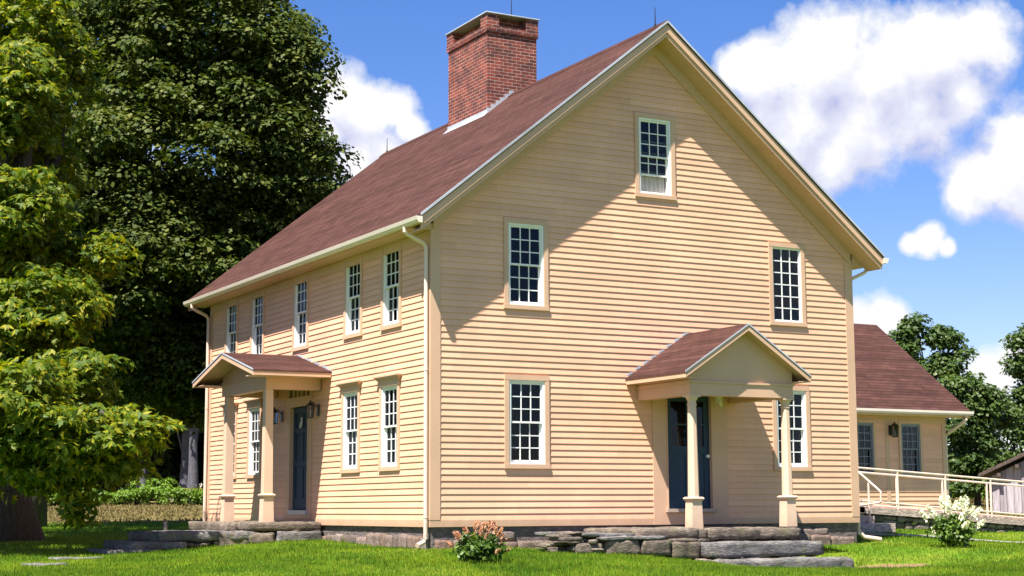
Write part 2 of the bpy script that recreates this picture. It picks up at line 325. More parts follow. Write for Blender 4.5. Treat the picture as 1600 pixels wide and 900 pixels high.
def blades(name, n, t0, t1, h0, h1, w, mat, sp=.40, keep=None, pw=2.0, lean=.35):
    u = rng.random(n)
    t = 1 / ((1 / t0) * (1 - u) + (1 / t1) * u) if pw == 2 else t0 + (t1 - t0) * u
    s = (rng.random(n) * 2 - 1) * sp * t
    x = CAM[0] + LT[0] * s + FW[0] * t; y = CAM[1] + LT[1] * s + FW[1] * t
    ok = np.ones(n, bool) if keep is None else keep(x, y, t)
    x, y, t = x[ok], y[ok], t[ok]; n = len(x); z = hgt(x, y)
    patch = np.array([mnoise.noise(Vector((a * .5, b * .5, 0))) for a, b in zip(x, y)])
    a = rng.random(n) * 2 * math.pi; h = (h0 + (h1 - h0) * rng.random(n)) * (1 + .5 * patch); ww = w * (t / 25) * (.6 + .8 * rng.random(n)) * .5
    la = rng.random(n) * 2 * math.pi; ll = lean * h * rng.random(n)
    dx, dy = np.cos(a) * ww, np.sin(a) * ww
    p0 = np.column_stack([x - dx, y - dy, z - .01]); p1 = np.column_stack([x + dx, y + dy, z - .01])
    m0 = np.column_stack([x - dx * .8 + np.cos(la) * ll * .35, y - dy * .8 + np.sin(la) * ll * .35, z + h * .6]); m1 = np.column_stack([x + dx * .8 + np.cos(la) * ll * .35, y + dy * .8 + np.sin(la) * ll * .35, z + h * .6])
    tp = np.column_stack([x + np.cos(la) * ll, y + np.sin(la) * ll, z + h])
    V = np.stack([p0, p1, m1, tp, m0], 1).reshape(-1, 3); k = np.arange(n)[:, None] * 5
    F = np.stack([k + 0, k + 1, k + 2, k + 3, k + 4], -1).reshape(-1, 5)
    return mesh_np(name, V, F, 5, mat)
def keep_lawn(x, y, t):
    inside = (x > -.05) & (x < 9.3) & (y > -.05) & (y < 12)
    st = (x > 1.4) & (x < 6.35) & (y > -2.3) & (y < 0) | (x > -1.5) & (x < 0) & (y > 4.75) & (y < 8)
    dirt = ((x - 7.15) / .9) ** 2 + ((y + 3.1) / .55) ** 2 < 1
    pth = np.abs((y - 2.05) + (x - 9.8) * .27) < .32
    return ~(inside | st | (dirt & (rng.random(len(x)) > .15)) | (pth & (x > 9.3)))
gb = blades('lawn_grass', 330000, 17, 50, .025, .062, .011, m_grass, keep=keep_lawn)
tag(gb, 'short bright green lawn grass around the house', 'grass', kind='stuff')
db = blades('hayfield_grass', 60000, 49.5, 85, .03, .10, .02, m_dry, pw=1, lean=.9)
tag(db, 'dry tan grass of the mown field behind the lawn', 'grass', kind='stuff')

# gravel path running off to the right
pm = MB(); pts = [(9.35, 2.2), (10.5, 1.86), (12.5, 1.3), (15.5, .5), (20, -.7), (26, -2.3)]
for i in range(len(pts) - 1):
    (x0, y0), (x1, y1) = pts[i], pts[i + 1]
    for k in range(8):
        a, b = k / 8, (k + 1) / 8; q = []
        for tt, sd in ((a, -1), (b, -1), (b, 1), (a, 1)):
            xx, yy = x0 + (x1 - x0) * tt, y0 + (y1 - y0) * tt + sd * .3; q.append((xx, yy, float(hgt(xx, yy)) + .02))
        pm.add(q, [(0, 1, 2, 3)])
p = pm.build('path', stone_mat('gravel', [(.22, .19, .16), (.32, .28, .25), (.40, .36, .32)], 3, moss=False), recalc=False); tag(p, kind='structure')

# ------------------------------------------------------------------ stones
def stone_bm(mb, x0, x1, y0, y1, z0, z1, seed, rough=.02, sub=None, rnd=.03, slope=0):
    """one weathered block: box grid with rounded edges and noise"""
    lx, ly, lz = x1 - x0, y1 - y0, z1 - z0; res = .07
    nx, ny, nz = [max(3, min(30, int(l / res) + 1)) for l in (lx, ly, lz)]
    bm = bmesh.new(); bmesh.ops.create_cube(bm, size=1)
    vs = {}; V = []; F = []
    def vid(i, j, k):
        key = (i, j, k)
        if key not in vs:
            def warp(a, n): return a / n
            X, Y, Z = x0 + lx * warp(i, nx), y0 + ly * warp(j, ny), z0 + lz * warp(k, nz)
            c = [0, 0, 0]
            ex = min(i, nx - i) == 0; ey = min(j, ny - j) == 0; ez = min(k, nz - k) == 0
            cnt = ex + ey + ez; pull = (0, 0, rnd * .2, rnd * .4)[cnt] * (0.6 + .8 * abs(mnoise.noise(Vector((X * 3 + seed, Y * 3, Z * 3)))))
            if ex: X += pull * (1 if i == 0 else -1)
            if ey: Y += pull * (1 if j == 0 else -1)
            if ez: Z += pull * (1 if k == 0 else -1)
            nv = mnoise.noise_vector(Vector((X * 2.3 + seed * 7.1, Y * 2.3 + seed, Z * 2.3))) * rough * 1.2 + mnoise.noise_vector(Vector((X * 7 + seed * 3.1, Y * 7, Z * 7))) * rough * 1.2
            zz = Z + nv.z * .6 + slope * (X - x0)
            vs[key] = len(V); V.append((X + nv.x, Y + nv.y, zz))
        return vs[key]
    for i in range(nx):
        for j in range(ny): F.append((vid(i, j, 0), vid(i, j + 1, 0), vid(i + 1, j + 1, 0), vid(i + 1, j, 0))); F.append((vid(i, j, nz), vid(i + 1, j, nz), vid(i + 1, j + 1, nz), vid(i, j + 1, nz)))
    for i in range(nx):
        for k in range(nz): F.append((vid(i, 0, k), vid(i + 1, 0, k), vid(i + 1, 0, k + 1), vid(i, 0, k + 1))); F.append((vid(i, ny, k), vid(i, ny, k + 1), vid(i + 1, ny, k + 1), vid(i + 1, ny, k)))
    for j in range(ny):
        for k in range(nz): F.append((vid(0, j, k), vid(0, j, k + 1), vid(0, j + 1, k + 1), vid(0, j + 1, k))); F.append((vid(nx, j, k), vid(nx, j + 1, k), vid(nx, j + 1, k + 1), vid(nx, j, k + 1)))
    bm.free(); mb.add(V, F); return mb
def slab(parent, name, b, seed, mat=None, rough=.025, rnd=.04, slope=0):
    return stone_bm(MB(), *b, seed, rough, rnd=rnd, slope=slope).build(name, mat or m_stone, parent, smooth=True, recalc=False)

# side stoop (in front of the gable door)
st = tag(empty('stone_stoop', (4.5, -1.2, -.6)), 'rough stone stoop with broad steps and rubble end under the gable porch', 'stone steps')
blocks = [(2.95, 4.10, -1.92, -.02, -.22, -.04), (4.36, 6.32, -1.86, -.02, -.24, -.045)]
for i, b in enumerate(blocks): slab(st, 'top_slab', b, 3 + i)
slab(st, 'column_block', (4.11, 4.37, -1.78, -1.30, -.235, -.058), 21, rough=.012, rnd=.02)
slab(st, 'step_slab', (3.98, 6.36, -2.42, -1.80, -.52, -.275), 31, m_slab)
slab(st, 'step_slab', (4.02, 6.52, -3.02, -2.36, -.78, -.545), 41, m_slab)
for b, s in (((2.15, 2.80, -2.08, -1.3, -.47, -.22), 51), ((2.82, 3.42, -2.10, -1.4, -.49, -.23), 52), ((3.44, 3.97, -2.12, -1.5, -.54, -.26), 53), ((3.46, 3.98, -2.06, -1.5, -.27, -.21), 54), ((1.62, 2.13, -2.02, -1.2, -.45, -.25), 55)):
    slab(st, 'wall_block', b, s)
slab(st, 'flagstone', (2.05, 3.30, -2.10, -.6, -.215, -.155), 61, m_slab, .015, .02)
slab(st, 'flagstone', (1.75, 2.75, -2.02, -.4, -.15, -.09), 62, m_slab, .015, .02, slope=-.03)
rb = MB(); r_ = random.Random(5)
for i in range(60):                                                       # loose rubble at the wall end
    x = r_.uniform(1.3, 2.6); top = -.05 if x > 1.5 else -.12; z = r_.uniform(-.45, top - (x - 1.5) * .10); w = r_.uniform(.07, .2); h = r_.uniform(.03, .07)
    yy = -1.98 + r_.uniform(-.06, .12) + (1.55 - x) * .8 * (x < 1.55); stone_bm(rb, x - w, x + w, yy - .02, yy + .35, z - h, z, i + 70, .02, rnd=.03)
for i in range(46):
    x = r_.uniform(2.5, 6.3); z = r_.uniform(-.30, -.235) if x > 4.1 else r_.uniform(-.6, -.47); w = r_.uniform(.05, .14); yy = (-1.78 if x > 4.1 else -2.02) + r_.uniform(-.03, .03)
    stone_bm(rb, x - w, x + w, yy, yy + .3, z - .03, z + .02, i + 170, .02, rnd=.02)
for i in range(26):
    x = r_.uniform(3.9, 6.3); w = r_.uniform(.05, .14); yy = -2.36 + r_.uniform(-.03, .03); z = r_.uniform(-.62, -.53)
    stone_bm(rb, x - w, x + w, yy, yy + .3, z - .03, z + .02, i + 270, .02, rnd=.02)
stone_bm(rb, 2.2, 6.2, -1.7, -.05, -.9, -.24, 333, .02)
rb.build('rubble', m_stone, st, smooth=True, recalc=False)

# front stoop (facade)
sf = tag(empty('stone_stoop', (-1.2, 6, -.5)), 'weathered stone stoop with steps leading off to the left under the front porch', 'stone steps')
for b, s, nm, mt in (((-1.55, -.02, 4.72, 5.35, -.10, .065), 81, 'top_slab', m_stone), ((-1.60, -.85, 5.38, 6.6, -.13, .06), 82, 'top_slab', m_stone), ((-.83, -.02, 5.38, 6.6, -.13, .06), 182, 'top_slab', m_stone), ((-1.62, -.02, 6.65, 8.1, -.13, .065), 83, 'top_slab', m_stone),
        ((-.95, -.03, 4.66, 5.2, -.33, -.11), 84, 'wall_block', m_slab), ((-1.5, -.98, 4.68, 5.2, -.36, -.13), 85, 'wall_block', m_stone), ((-2.1, -1.5, 4.72, 5.5, -.40, -.12), 185, 'wall_block', m_stone),
        ((-3.22, -1.35, 4.72, 6.9, -.27, -.10), 86, 'step_slab', m_slab), ((-3.75, -2.7, 4.60, 6.6, -.42, -.27), 87, 'step_slab', m_slab), ((-4.22, -3.2, 4.50, 6.3, -.58, -.41), 88, 'step_slab', m_slab), ((-3.2, -1.6, 4.9, 6.9, -.45, -.28), 89, 'wall_block', m_slab)):
    slab(sf, nm, b, s, mt)
rb = MB()
for i in range(24):
    x = r_.uniform(-3.0, -.1); z = r_.uniform(-.16, -.10) if x > -1.5 else -.3 + r_.uniform(-.05, .02); w = r_.uniform(.05, .12); stone_bm(rb, x - w, x + w, 4.74, 5.1, z - .03, z + .02, i + 370, .02, rnd=.02)
stone_bm(rb, -1.45, -.05, 4.8, 7.9, -.6, -.12, 444, .02)
rb.build('rubble', m_stone, sf, smooth=True, recalc=False)
for (x, y, s, lb) in ((-5.0, 3.55, .42, 'flat grey stepping stone sunk in the lawn nearest the front steps'), (-5.9, 1.9, .32, 'small pale stepping stone sunk in the lawn farthest from the steps')):
    z = float(hgt(x, y)); tag(slab(None, 'stepping_stone', (x - s, x + s, y - .25, y + .25, z - .05, z + .035), int(x * -10), m_slab, .015, .02), lb, 'stepping stone')
x, y = -1.95, 8.6; z = float(hgt(x, y))
tag(MB().frus(x, y, z - .1, .085, .07, .06, 8).build('stone_post', m_slab, smooth=False, bevel=.01), 'short grey stone post standing behind the front steps', 'post')

# ------------------------------------------------------------------ main house
W, L = 9.204, 11.794; EZ = .11; Z0 = .115
XR, ZR = W / 2, 9.235; XE, ZE = -.42, 5.205; SL = (ZR - ZE) / (XR - XE)
OVY = -.51
house = tag(empty('colonial_house', (4.6, 5.9, -.37)), 'two storey cream clapboard house with red shingle roof and brick chimney', 'house')
G = lambda u, o, z: (u, -o, z)              # gable wall y=0, out towards -y
Fc = lambda u, o, z: (-o, u, z)             # front wall x=0, out towards -x
def gx(z):                                   # gable outline (inner side of the roof)
    zr = z - (ZE - .26); 
    return (max(0, (z - (ZE - .10)) / SL + XE), )
def siding(tf, u0, u1, z0, z1, holes, lip=.0145, clip=None, e=EZ, back=.0):
    mb = MB(tf); z = z0; k = 0
    while z < z1 - .005:
        zt = min(z + e, z1); cuts = sorted({z, zt, *[h[2] for h in holes if z < h[2] < zt], *[h[3] for h in holes if z < h[3] < zt]})
        jit = 0
        for a, b in zip(cuts, cuts[1:]):
            segs = [(u0, u1)]
            for h in holes:
                if h[2] < b - 1e-6 and h[3] > a + 1e-6:
                    ns = []
                    for s0, s1 in segs:
                        if h[1] <= s0 or h[0] >= s1: ns.append((s0, s1))
                        else:
                            if h[0] > s0: ns.append((s0, h[0]))
                            if h[1] < s1: ns.append((h[1], s1))
                    segs = ns
            oa = lip * (1 - (a - z) / e) + back; ob = lip * (1 - (b - z) / e) + back
            for s0, s1 in segs:
                l0, r0, l1, r1 = s0, s1, s0, s1
                if clip:
                    (ca, cb), (cc, ce) = clip(a), clip(b); l0, r0, l1, r1 = max(s0, ca), min(s1, cb), max(s0, cc), min(s1, ce)
                    if r0 <= l0 or r1 <= l1: continue
                mb.add([(l0, oa, a), (r0, oa, a), (r1, ob, b), (l1, ob, b)], [(0, 1, 2, 3)])
                if a == z: mb.add([(l0, .0005, a + .016), (r0, .0005, a + .016), (r0, oa, a - .008), (l0, oa, a - .008), (l0, oa, a), (r0, oa, a)], [(0, 1, 2, 3), (3, 2, 5, 4)])
        z = zt
    return mb
WZ1 = (1.06, 2.515); WZ2 = (3.83, 5.28); WF1 = (1.045, 2.47); WF2 = (3.565, 4.97)
gwins = [(1.483, 2.200, *WZ1, 'a'), (7.262, 7.979, *WZ1, 'a'), (1.483, 2.200, *WZ2, 'a'), (7.262, 7.955, *WZ2, 'fix'), (4.240, 4.958, 6.055, 7.49, 'attic')]
fwins = [(c - .345, c + .345, *z, k) for (c, z, k) in ((1.60, WF2, 'f'), (3.33, WF2, 'f'), (6.03, WF2, 'f'), (8.59, WF2, 'f'), (10.30, WF2, 'f'), (1.65, WF1, 'cap'), (3.40, WF1, 'cap'), (8.66, WF1, 'cap'), (10.25, WF1, 'cap'))]
cas = .05
gh = [(a - cas, b + cas, c - cas, d + cas) for a, b, c, d, k in gwins] + [(4.47, 6.06, 0, 2.6)]
fh = [(a - cas, b + cas, c - cas, d + cas) for a, b, c, d, k in fwins] + [(5.38, 6.70, .2, 2.8)]
clipf = lambda z: ((z - (ZE - .36)) / SL + XE, W - ((z - (ZE - .36)) / SL + XE))
wl = siding(G, .165, W - .165, Z0, 8.82, gh, clip=clipf)
wl.tf = Fc; s2 = siding(Fc, .13, L - .13, Z0, 4.86, fh); wl.v += [tuple(v) for v in s2.v]; k = len(wl.v) - len(s2.v); wl.f += [tuple(i + k for i in f) for f in s2.f]
rear = siding(lambda u, o, z: (u, L + o, z), .13, W - .13, Z0, 8.82, [], clip=clipf); east = siding(lambda u, o, z: (W + o, u, z), .13, L - .13, Z0, 5.0, [])
for q in (rear, east):
    k = len(wl.v); wl.v += q.v; wl.f += [tuple(i + k for i in f) for f in q.f]
wl.build('clapboard_wall', m_side, house, recalc=False)
# dark inner shell so that nothing shows through
# water table, corner boards, friezes
tr = MB(); tr.box(-.018, W + .018, -.02, 0, 0, Z0 - .002); tr.box(-.02, -.0, .001, L, 0, Z0 - .002); tr.box(W, W + .018, .001, L, 0, Z0 - .002); tr.box(0, W, L, L + .018, 0, Z0 - .002)
tr.box(-.024, .165, -.025, 0, Z0, 5.14); tr.box(-.026, -.001, .001, .13, Z0, 5.03); tr.box(W - .165, W + .024, -.025, 0, Z0, 5.14); tr.box(W + .001, W + .026, .001, .13, Z0, 5.03)
tr.box(-.026, 0, L - .13, L + .024, Z0, 5.03); tr.box(W, W + .026, L - .13, L + .024, Z0, 5.03)
tr.box(-.022, -.001, .131, L - .131, 4.855, 5.028); tr.box(W + .001, W + .022, .131, L - .131, 4.9, 5.028)
def rake(mb, y0, y1, d0, d1, x0=XE, x1=XR):           # a board running up both rakes between vertical offsets d0<d1 under the roof line
    for sgn in (0, 1):
        fx = (lambda x: x) if not sgn else (lambda x: W - x)
        z = lambda x: ZE + SL * (x - XE)
        poly = [(fx(x0), z(x0) - d0), (fx(x1), z(x1) - d0), (fx(x1), z(x1) - d1), (fx(x0), z(x0) - d1)]
        mb.prism(poly, y0, y1, 'y')
rake(tr, -.045, -.001, .27, .385 + .13, x0=.02)            # rake frieze on the wall
rake(tr, L + .001, L + .03, .27, .5, x0=.02)
tr.build('trim', m_trim, house)
# cornice: rake fascia, soffits, eave boxes
cn = MB(); FY = OVY + .02
rake(cn, FY, FY + .03, .035, .20); rake(cn, FY + .03, FY + .05, .20, .262); rake(cn, FY + .03, 0 - .0305, .262, .285, x0=XE + .02)
rake(cn, L + .031, L + .46, .262, .285, x0=XE + .02); rake(cn, L + .45, L + .48, .035, .25)
for sx in (0, 1):
    f_ = (lambda a, b: (a, b)) if not sx else (lambda a, b: (W - b, W - a))
    cn.box(*f_(XE + .01, XE + .035), FY + .031, L + .45, 5.035, 5.165)
    cn.box(*f_(XE + .036, -.027), -.0305, L + .445, 5.03, 5.052)
    fx_ = (lambda x: x) if not sx else (lambda x: W - x)
    zz_ = lambda x: ZE + SL * (x - XE) - .287
    xa_ = XE + .036 + .001; cn.prism([(fx_(xa_), 5.053), (fx_(-.03), 5.053), (fx_(-.03), zz_(-.03)), (fx_((5.058 - ZE + .287) / SL + XE), 5.058)], -.029, -.010, 'y')
cn.build('cornice', m_trim, house)
# shingled roof
rf = MB(); th = .045
for sgn in (0, 1):
    fx = (lambda x: x) if not sgn else (lambda x: W - x)
    poly = [(fx(XE - .02), ZE - .016), (fx(XR), ZR), (fx(XR), ZR - th), (fx(XE - .02), ZE - .016 - th)]
    rf.prism(poly, OVY, L + .5, 'y')
def roof_uv(c, n):
    if abs(n.x) > abs(n.y): return (c.y + 20, c.z / math.sin(math.atan(SL)) + 20)
    return (c.x + 20, c.z * 1.6 + 20)
rfo = rf.build('roof', m_roof, house, uvf=roof_uv)
rc = MB(); rc.prism([(XR - .14, ZR - .14 * SL + .006), (XR, ZR + .014), (XR + .14, ZR - .14 * SL + .006), (XR + .14, ZR - .14 * SL + .02), (XR, ZR + .03), (XR - .14, ZR - .14 * SL + .02)], OVY - .01, 5.45, 'y')
rc.prism([(XR - .14, ZR - .14 * SL + .006), (XR, ZR + .014), (XR + .14, ZR - .14 * SL + .006), (XR + .14, ZR - .14 * SL + .02), (XR, ZR + .03), (XR - .14, ZR - .14 * SL + .02)], 7.45, L + .51, 'y')
rc.build('ridge_cap', m_roof, rfo, uvf=lambda c, n: (c.y + 20, c.x + 20))
de = MB(); rake(de, OVY - .012, OVY - .002, -.012, .026, x0=XE - .02); rake(de, OVY - .012, OVY + .01, -.020, -.012, x0=XE - .02); de.build('drip_edge', m_metal, rfo)
# lightning rods
for y in (-.10, 12.1):
    MB().tube([(XR, y, ZR), (XR, y, ZR + .38)], [.012, .006], 6).frus(XR, y, ZR, ZR + .06, .03, .015, 6).build('lightning_rod', m_iron, house)
# gutters
for sx in (0, 1):
    f_ = (lambda x: x) if not sx else (lambda x: W - x)
    prof = [(XE - .0, 5.15), (XE - .0, 5.045), (XE - .07, 5.045), (XE - .105, 5.09), (XE - .12, 5.15), (XE - .11, 5.155), (XE - .095, 5.10), (XE - .065, 5.06), (XE - .012, 5.06), (XE - .012, 5.15)]
    gm = MB(); gm.prism([(f_(a), b) for a, b in prof], OVY - .02, L + .52, 'y')
    for yy in (OVY - .023, L + .516): gm.prism([(f_(a), b) for a, b in prof[:5]], yy, yy + .006, 'y')
    gm.build('gutter', m_cream, house)
def spout(x, y, z0, sgn, shoe, long=.25):       # sgn: outward x direction
    w = .036; pts = [(XE - .06 if sgn < 0 else W - XE + .06, y, 5.045)]
    wx = x
    P = [(pts[0][0], y, 5.05), (pts[0][0], y, 4.97), (pts[0][0] - sgn * .05, y, 4.93), (wx + sgn * .06, y, 4.80), (wx, y, 4.72), (wx, y, z0 + .1)]
    mb = MB().tube(P, .036, 10)
    dx, dy = shoe; mb.tube([(wx, y, z0 + .16), (wx + dx * .25, y + dy * .25, z0 + .05), (wx + dx, y + dy, z0 - .0)], .042, 10)
    for zz in (4.70, 2.62, z0 + .45): mb.tube([(wx, y, zz), (wx, y, zz + .025)], .042, 10)
    return mb.build('downspout', m_pipe, house, smooth=False)
spout(-.075, .045, -.30, -1, (-.20, -.10)); spout(-.075, 11.80, -.2, -1, (-.15, .1)); spout(W + .075, .09, -.33, 1, (.42, -.16))
# foundation
fd = MB(); fd.box(.03, W - .03, .03, .3, -1.3, -.002); fd.box(.03, .3, .3, L - .03, -1.3, -.002); fd.box(W - .3, W - .03, .3, L - .03, -1.3, -.002); fd.box(.3, W - .3, L - .3, L - .03, -1.3, -.002)
fo = fd.build('foundation', m_cement, house)
fr_ = MB(); r2 = random.Random(8)
def course(mk, a0, a1, zb, zt):
    a = a0
    while a < a1:
        w = r2.uniform(.22, .7); 
        h = zt + r2.uniform(-.05, .03)
        mk(a, min(a + w - .015, a1), zb, h); a += w
course(lambda a, b, c, d: stone_bm(fr_, a, b, -.03, .2, c, d, int(a * 91), .02, rnd=.03), .1, 9.1, -.7, -.235)
course(lambda a, b, c, d: stone_bm(fr_, a, b, .0, .2, c, d, int(a * 57), .015, rnd=.03) if r2.random() > .45 else None, .1, 9.1, -.245, -.09)
course(lambda a, b, c, d: stone_bm(fr_, -.04, .2, a, b, c, d, int(a * 71), .02, rnd=.03), .1, 4.7, -.6, -.16)
fr_.build('foundation_stones', stone_mat('foundation_stone', [(.09, .085, .085), (.20, .13, .10), (.30, .26, .24)], 2), fo, smooth=True, recalc=False)

# ---- windows
def bars(mb, u0, u1, z0, z1, w, o0, o1):            # rectangular ring
    mb.box(u0, u0 + w, o0, o1, z0, z1); mb.box(u1 - w, u1, o0, o1, z0, z1); mb.box(u0 + w, u1 - w, o0, o1, z1 - w, z1); mb.box(u0 + w, u1 - w, o0, o1, z0, z0 + w)
def grid(mb, u0, u1, z0, z1, cols, rows, w, o0, o1):
    for i in range(1, cols):
        c = u0 + (u1 - u0) * i / cols; mb.box(c - w / 2, c + w / 2, o0, o1, z0, z1)
    for j in range(1, rows):
        c = z0 + (z1 - z0) * j / rows
        for i in range(cols):
            a = u0 + (u1 - u0) * i / cols + (w / 2 if i else 0); b = u0 + (u1 - u0) * (i + 1) / cols - (w / 2 if i < cols - 1 else 0)
            mb.box(a, b, o0, o1 - .002, c - w / 2, c + w / 2)
wcount = 0
m_shade_frame = paint('shaded_white_frame', (.20, .23, .28), .05, .45)  # white frames of the wing, their shade put into the colour
def window(tf, u0, u1, z0, z1, kind, parent=house):
    m_white = m_shade_frame if kind == 'w' else globals()['m_white']
    global wcount; wcount += 1
    # casing, proud of the boards
    c = MB(tf); cw = .085; ct = .035; ztop = z1 + cw
    if kind == 'f': ztop = min(z1 + cw, 4.853)
    c.box(u0 - cw, u0, -.03, ct, z0 - .002, z1); c.box(u1, u1 + cw, -.03, ct, z0 - .002, z1)
    if kind == 'f': c.box(u0 - cw, u1 + cw, -.03, ct, z1, 5.028)
    else: c.box(u0 - cw, u1 + cw, -.03, ct + .003, z1, ztop)
    c.box(u0 - cw - .01, u1 + cw + .01, -.03, ct + .012, z0 - .075, z0 - .002)
    if kind == 'cap':
        c.box(u0 - cw - .002, u1 + cw + .002, ct + .0035, ct + .012, z1 + .002, z1 + .09)
        for i, (h, e) in enumerate(((.09, .02), (.115, .04), (.14, .07), (.165, .085))):
            c.box(u0 - cw - e, u1 + cw + e, .001, ct + e, z1 + h, z1 + h + .0245)
    w = c.build('window', m_trim, parent)
    inn = MB(tf); bars(inn, u0 - .04, u1 + .04, z0 - .04, z1 + .04, .04, -.42, -.12); inn.box(u0 - .04, u1 + .04, -.45, -.42, z0 - .04, z1 + .04)
    inn.build('unlit_interior', m_inner, w)
    fr = MB(tf); fw = .04 if kind != 'fix' else .018
    bars(fr, u0 + .001, u1 - .001, z0, z1 - .001, fw, -.12, .018)
    fr.build('frame', m_white, w)
    a0, a1, b0, b1 = u0 + fw, u1 - fw, z0 + fw, z1 - fw
    if kind == 'fix':
        s = MB(tf); bars(s, a0, a1, b0, b1, .022, -.045, -.005); grid(s, a0 + .022, a1 - .022, b0 + .022, b1 - .022, 3, 6, .020, -.04, -.01); s.build('sash', m_white, w)
        MB(tf).box(a0 + .01, a1 - .01, -.028, -.024, b0 + .01, b1 - .01).build('pane', m_glass, w)
        cc = MB(tf); cc.box(u0 + .12, u0 + .36, -.36, -.30, z0 + .25, z0 + .70); cc.box(u0 + .36, u0 + .62, -.33, -.30, z0 + .05, z0 + .5); cc.build('reflection_block', m_amber, w)  # amber blocks stand in for orange reflections in this window
        return
    lift = .0 if kind != 'attic' else .32
    zm = (b0 + b1) / 2; sw = .032
    s = MB(tf); bars(s, a0, a1, zm - .018, b1, sw, -.045, -.008); grid(s, a0 + sw, a1 - sw, zm + .014, b1 - sw, 3, 3, .018, -.040, -.014); s.build('upper_sash', m_white, w)
    s = MB(tf); bars(s, a0, a1, b0 + lift, zm + .014 + lift * .9, sw, -.092, -.050); grid(s, a0 + sw, a1 - sw, b0 + sw + lift, zm - .018 + lift * .9, 3, 3, .018, -.087, -.056); s.build('lower_sash', m_white, w)
    pn = MB(tf); pn.box(a0 + .01, a1 - .01, -.029, -.026, zm, b1 - .01); pn.box(a0 + .01, a1 - .01, -.073, -.070, b0 + .01 + lift, zm + lift * .9); pn.build('pane', m_glass, w)
    if kind == 'attic':
        cu_ = MB(tf); n = 22
        for i in range(n):
            ua = a0 + (a1 - a0) * i / n; ub = a0 + (a1 - a0) * (i + 1) / n; oa = -.13 + .012 * math.sin(i * 1.9); ob = -.13 + .012 * math.sin((i + 1) * 1.9)
            cu_.add([(ua, oa, b0), (ub, ob, b0), (ub, ob, b0 + .42), (ua, oa, b0 + .42)], [(0, 1, 2, 3)])
        cu_.build('curtain', m_curtain, w)
    elif tf is Fc:
        cu_ = MB(tf); n = 14                                        # half drawn curtain on the far jamb
        for i in range(n):
            ua = u0 + .45 + .2 * i / n; ub = u0 + .45 + .2 * (i + 1) / n; oa = -.16 + .02 * math.sin(i * 1.7); ob = -.16 + .02 * math.sin((i + 1) * 1.7)
            cu_.add([(ua, oa, b0), (ub, ob, b0), (ub, ob, zm), (ua, oa, zm)], [(0, 1, 2, 3)])
        cu_.build('curtain', m_curtain, w)
for wdw in gwins: window(G, *wdw)
for wdw in fwins: window(Fc, *wdw)

# ---- gable door
D0, D1, DZ0, DZ1 = 4.762, 5.735, .285, 2.36
dr = MB(G)
dr.box(4.447, D0 - .02, -.03, .03, .0, 2.62); dr.box(D1 + .02, 6.09, -.03, .03, .0, 2.62); dr.box(D0 - .019, D1 + .019, -.03, .029, 2.385, 2.62); dr.box(D0 - .019, D1 + .019, -.03, .029, .0, .222)
dr.box(D0 - .02, D0, -.09, .045, .285, 2.385); dr.box(D1, D1 + .02, -.09, .045, .285, 2.385); dr.box(D0, D1, -.09, .045, DZ1, 2.385)
df = dr.build('door_surround', m_trim, house)
MB(G).box(D0 - .06, D1 + .06, -.05, .10, .223, .284).build('door_sill', m_fade, df)
d = MB(G); oo = (-.075, -.035)
for (a, b) in ((D0, D0 + .12), (D1 - .12, D1)): d.box(a, b, *oo, DZ0, DZ1)
d.box(D0 + .12, D1 - .12, *oo, DZ0, DZ0 + .2); d.box(D0 + .12, D1 - .12, *oo, 1.28, 1.42); d.box(D0 + .12, D1 - .12, *oo, DZ1 - .12, DZ1)
mid = (D0 + D1) / 2; d.box(mid - .05, mid + .05, *oo, DZ0 + .2, 1.28); d.box(mid - .02, mid + .02, *oo, 1.42, DZ1 - .12); d.box(D0 + .12, mid - .02, *oo, 1.80, 1.83); d.box(mid + .02, D1 - .12, *oo, 1.80, 1.83)
d.box(D0 + .12, mid - .05, -.072, -.05, DZ0 + .2, 1.28); d.box(mid + .05, D1 - .12, -.072, -.05, DZ0 + .2, 1.28)
dd = d.build('door', m_blue, house)
MB(G).box(D0 + .1, D1 - .1, -.058, -.054, 1.40, DZ1 - .1).build('pane', m_glass, dd)
MB(G).box(D0 - .02, D1 + .02, -.30, -.28, .2, 2.45).build('unlit_interior', m_inner, dd)
MB(G).tube([(D1 - .06, -.034, 1.24), (D1 - .06, .02, 1.24)], .03, 10).build('door_knob', m_brass, dd)
# ---- front door
E0, E1, EZ0, EZ1 = 5.52, 6.48, .30, 2.33
dr = MB(Fc)
dr.box(5.36, E0 - .02, -.03, .03, .20, 2.50); dr.box(E1 + .02, 6.72, -.03, .03, .20, 2.50); dr.box(E0 - .02, E1 + .02, -.03, .029, EZ1 + .02, 2.50); dr.box(5.34, 6.74, -.03, .045, .122, .2); dr.box(5.36, 6.72, -.03, .031, 2.501, 2.545)
dr.box(5.36, 5.47, -.03, .031, 2.546, 2.76); dr.box(6.61, 6.72, -.03, .031, 2.546, 2.76); dr.box(5.47, 6.61, -.03, .031, 2.72, 2.76)
for i in range(1, 5): u = 5.47 + 1.14 * i / 5; dr.box(u - .03, u + .03, -.02, .025, 2.546, 2.72)
dr.box(E0 - .02, E0, -.09, .05, .285, EZ1); dr.box(E1, E1 + .02, -.09, .05, .285, EZ1)
df = dr.build('door_surround', m_trim, house)
MB(Fc).box(5.5, 6.5, -.05, .07, .201, .284).build('door_sill', m_metal, df)
MB(Fc).box(5.47, 6.61, -.06, -.02, 2.546, 2.72).build('transom', m_inner, df)
d = MB(Fc)
for (a, b) in ((E0, E0 + .11), (E1 - .11, E1)): d.box(a, b, *oo, EZ0, EZ1)
for (a, b) in ((EZ0, .52), (1.15, 1.27), (1.83, 1.93), (EZ1 - .11, EZ1)): d.box(E0 + .11, E1 - .11, *oo, a, b)
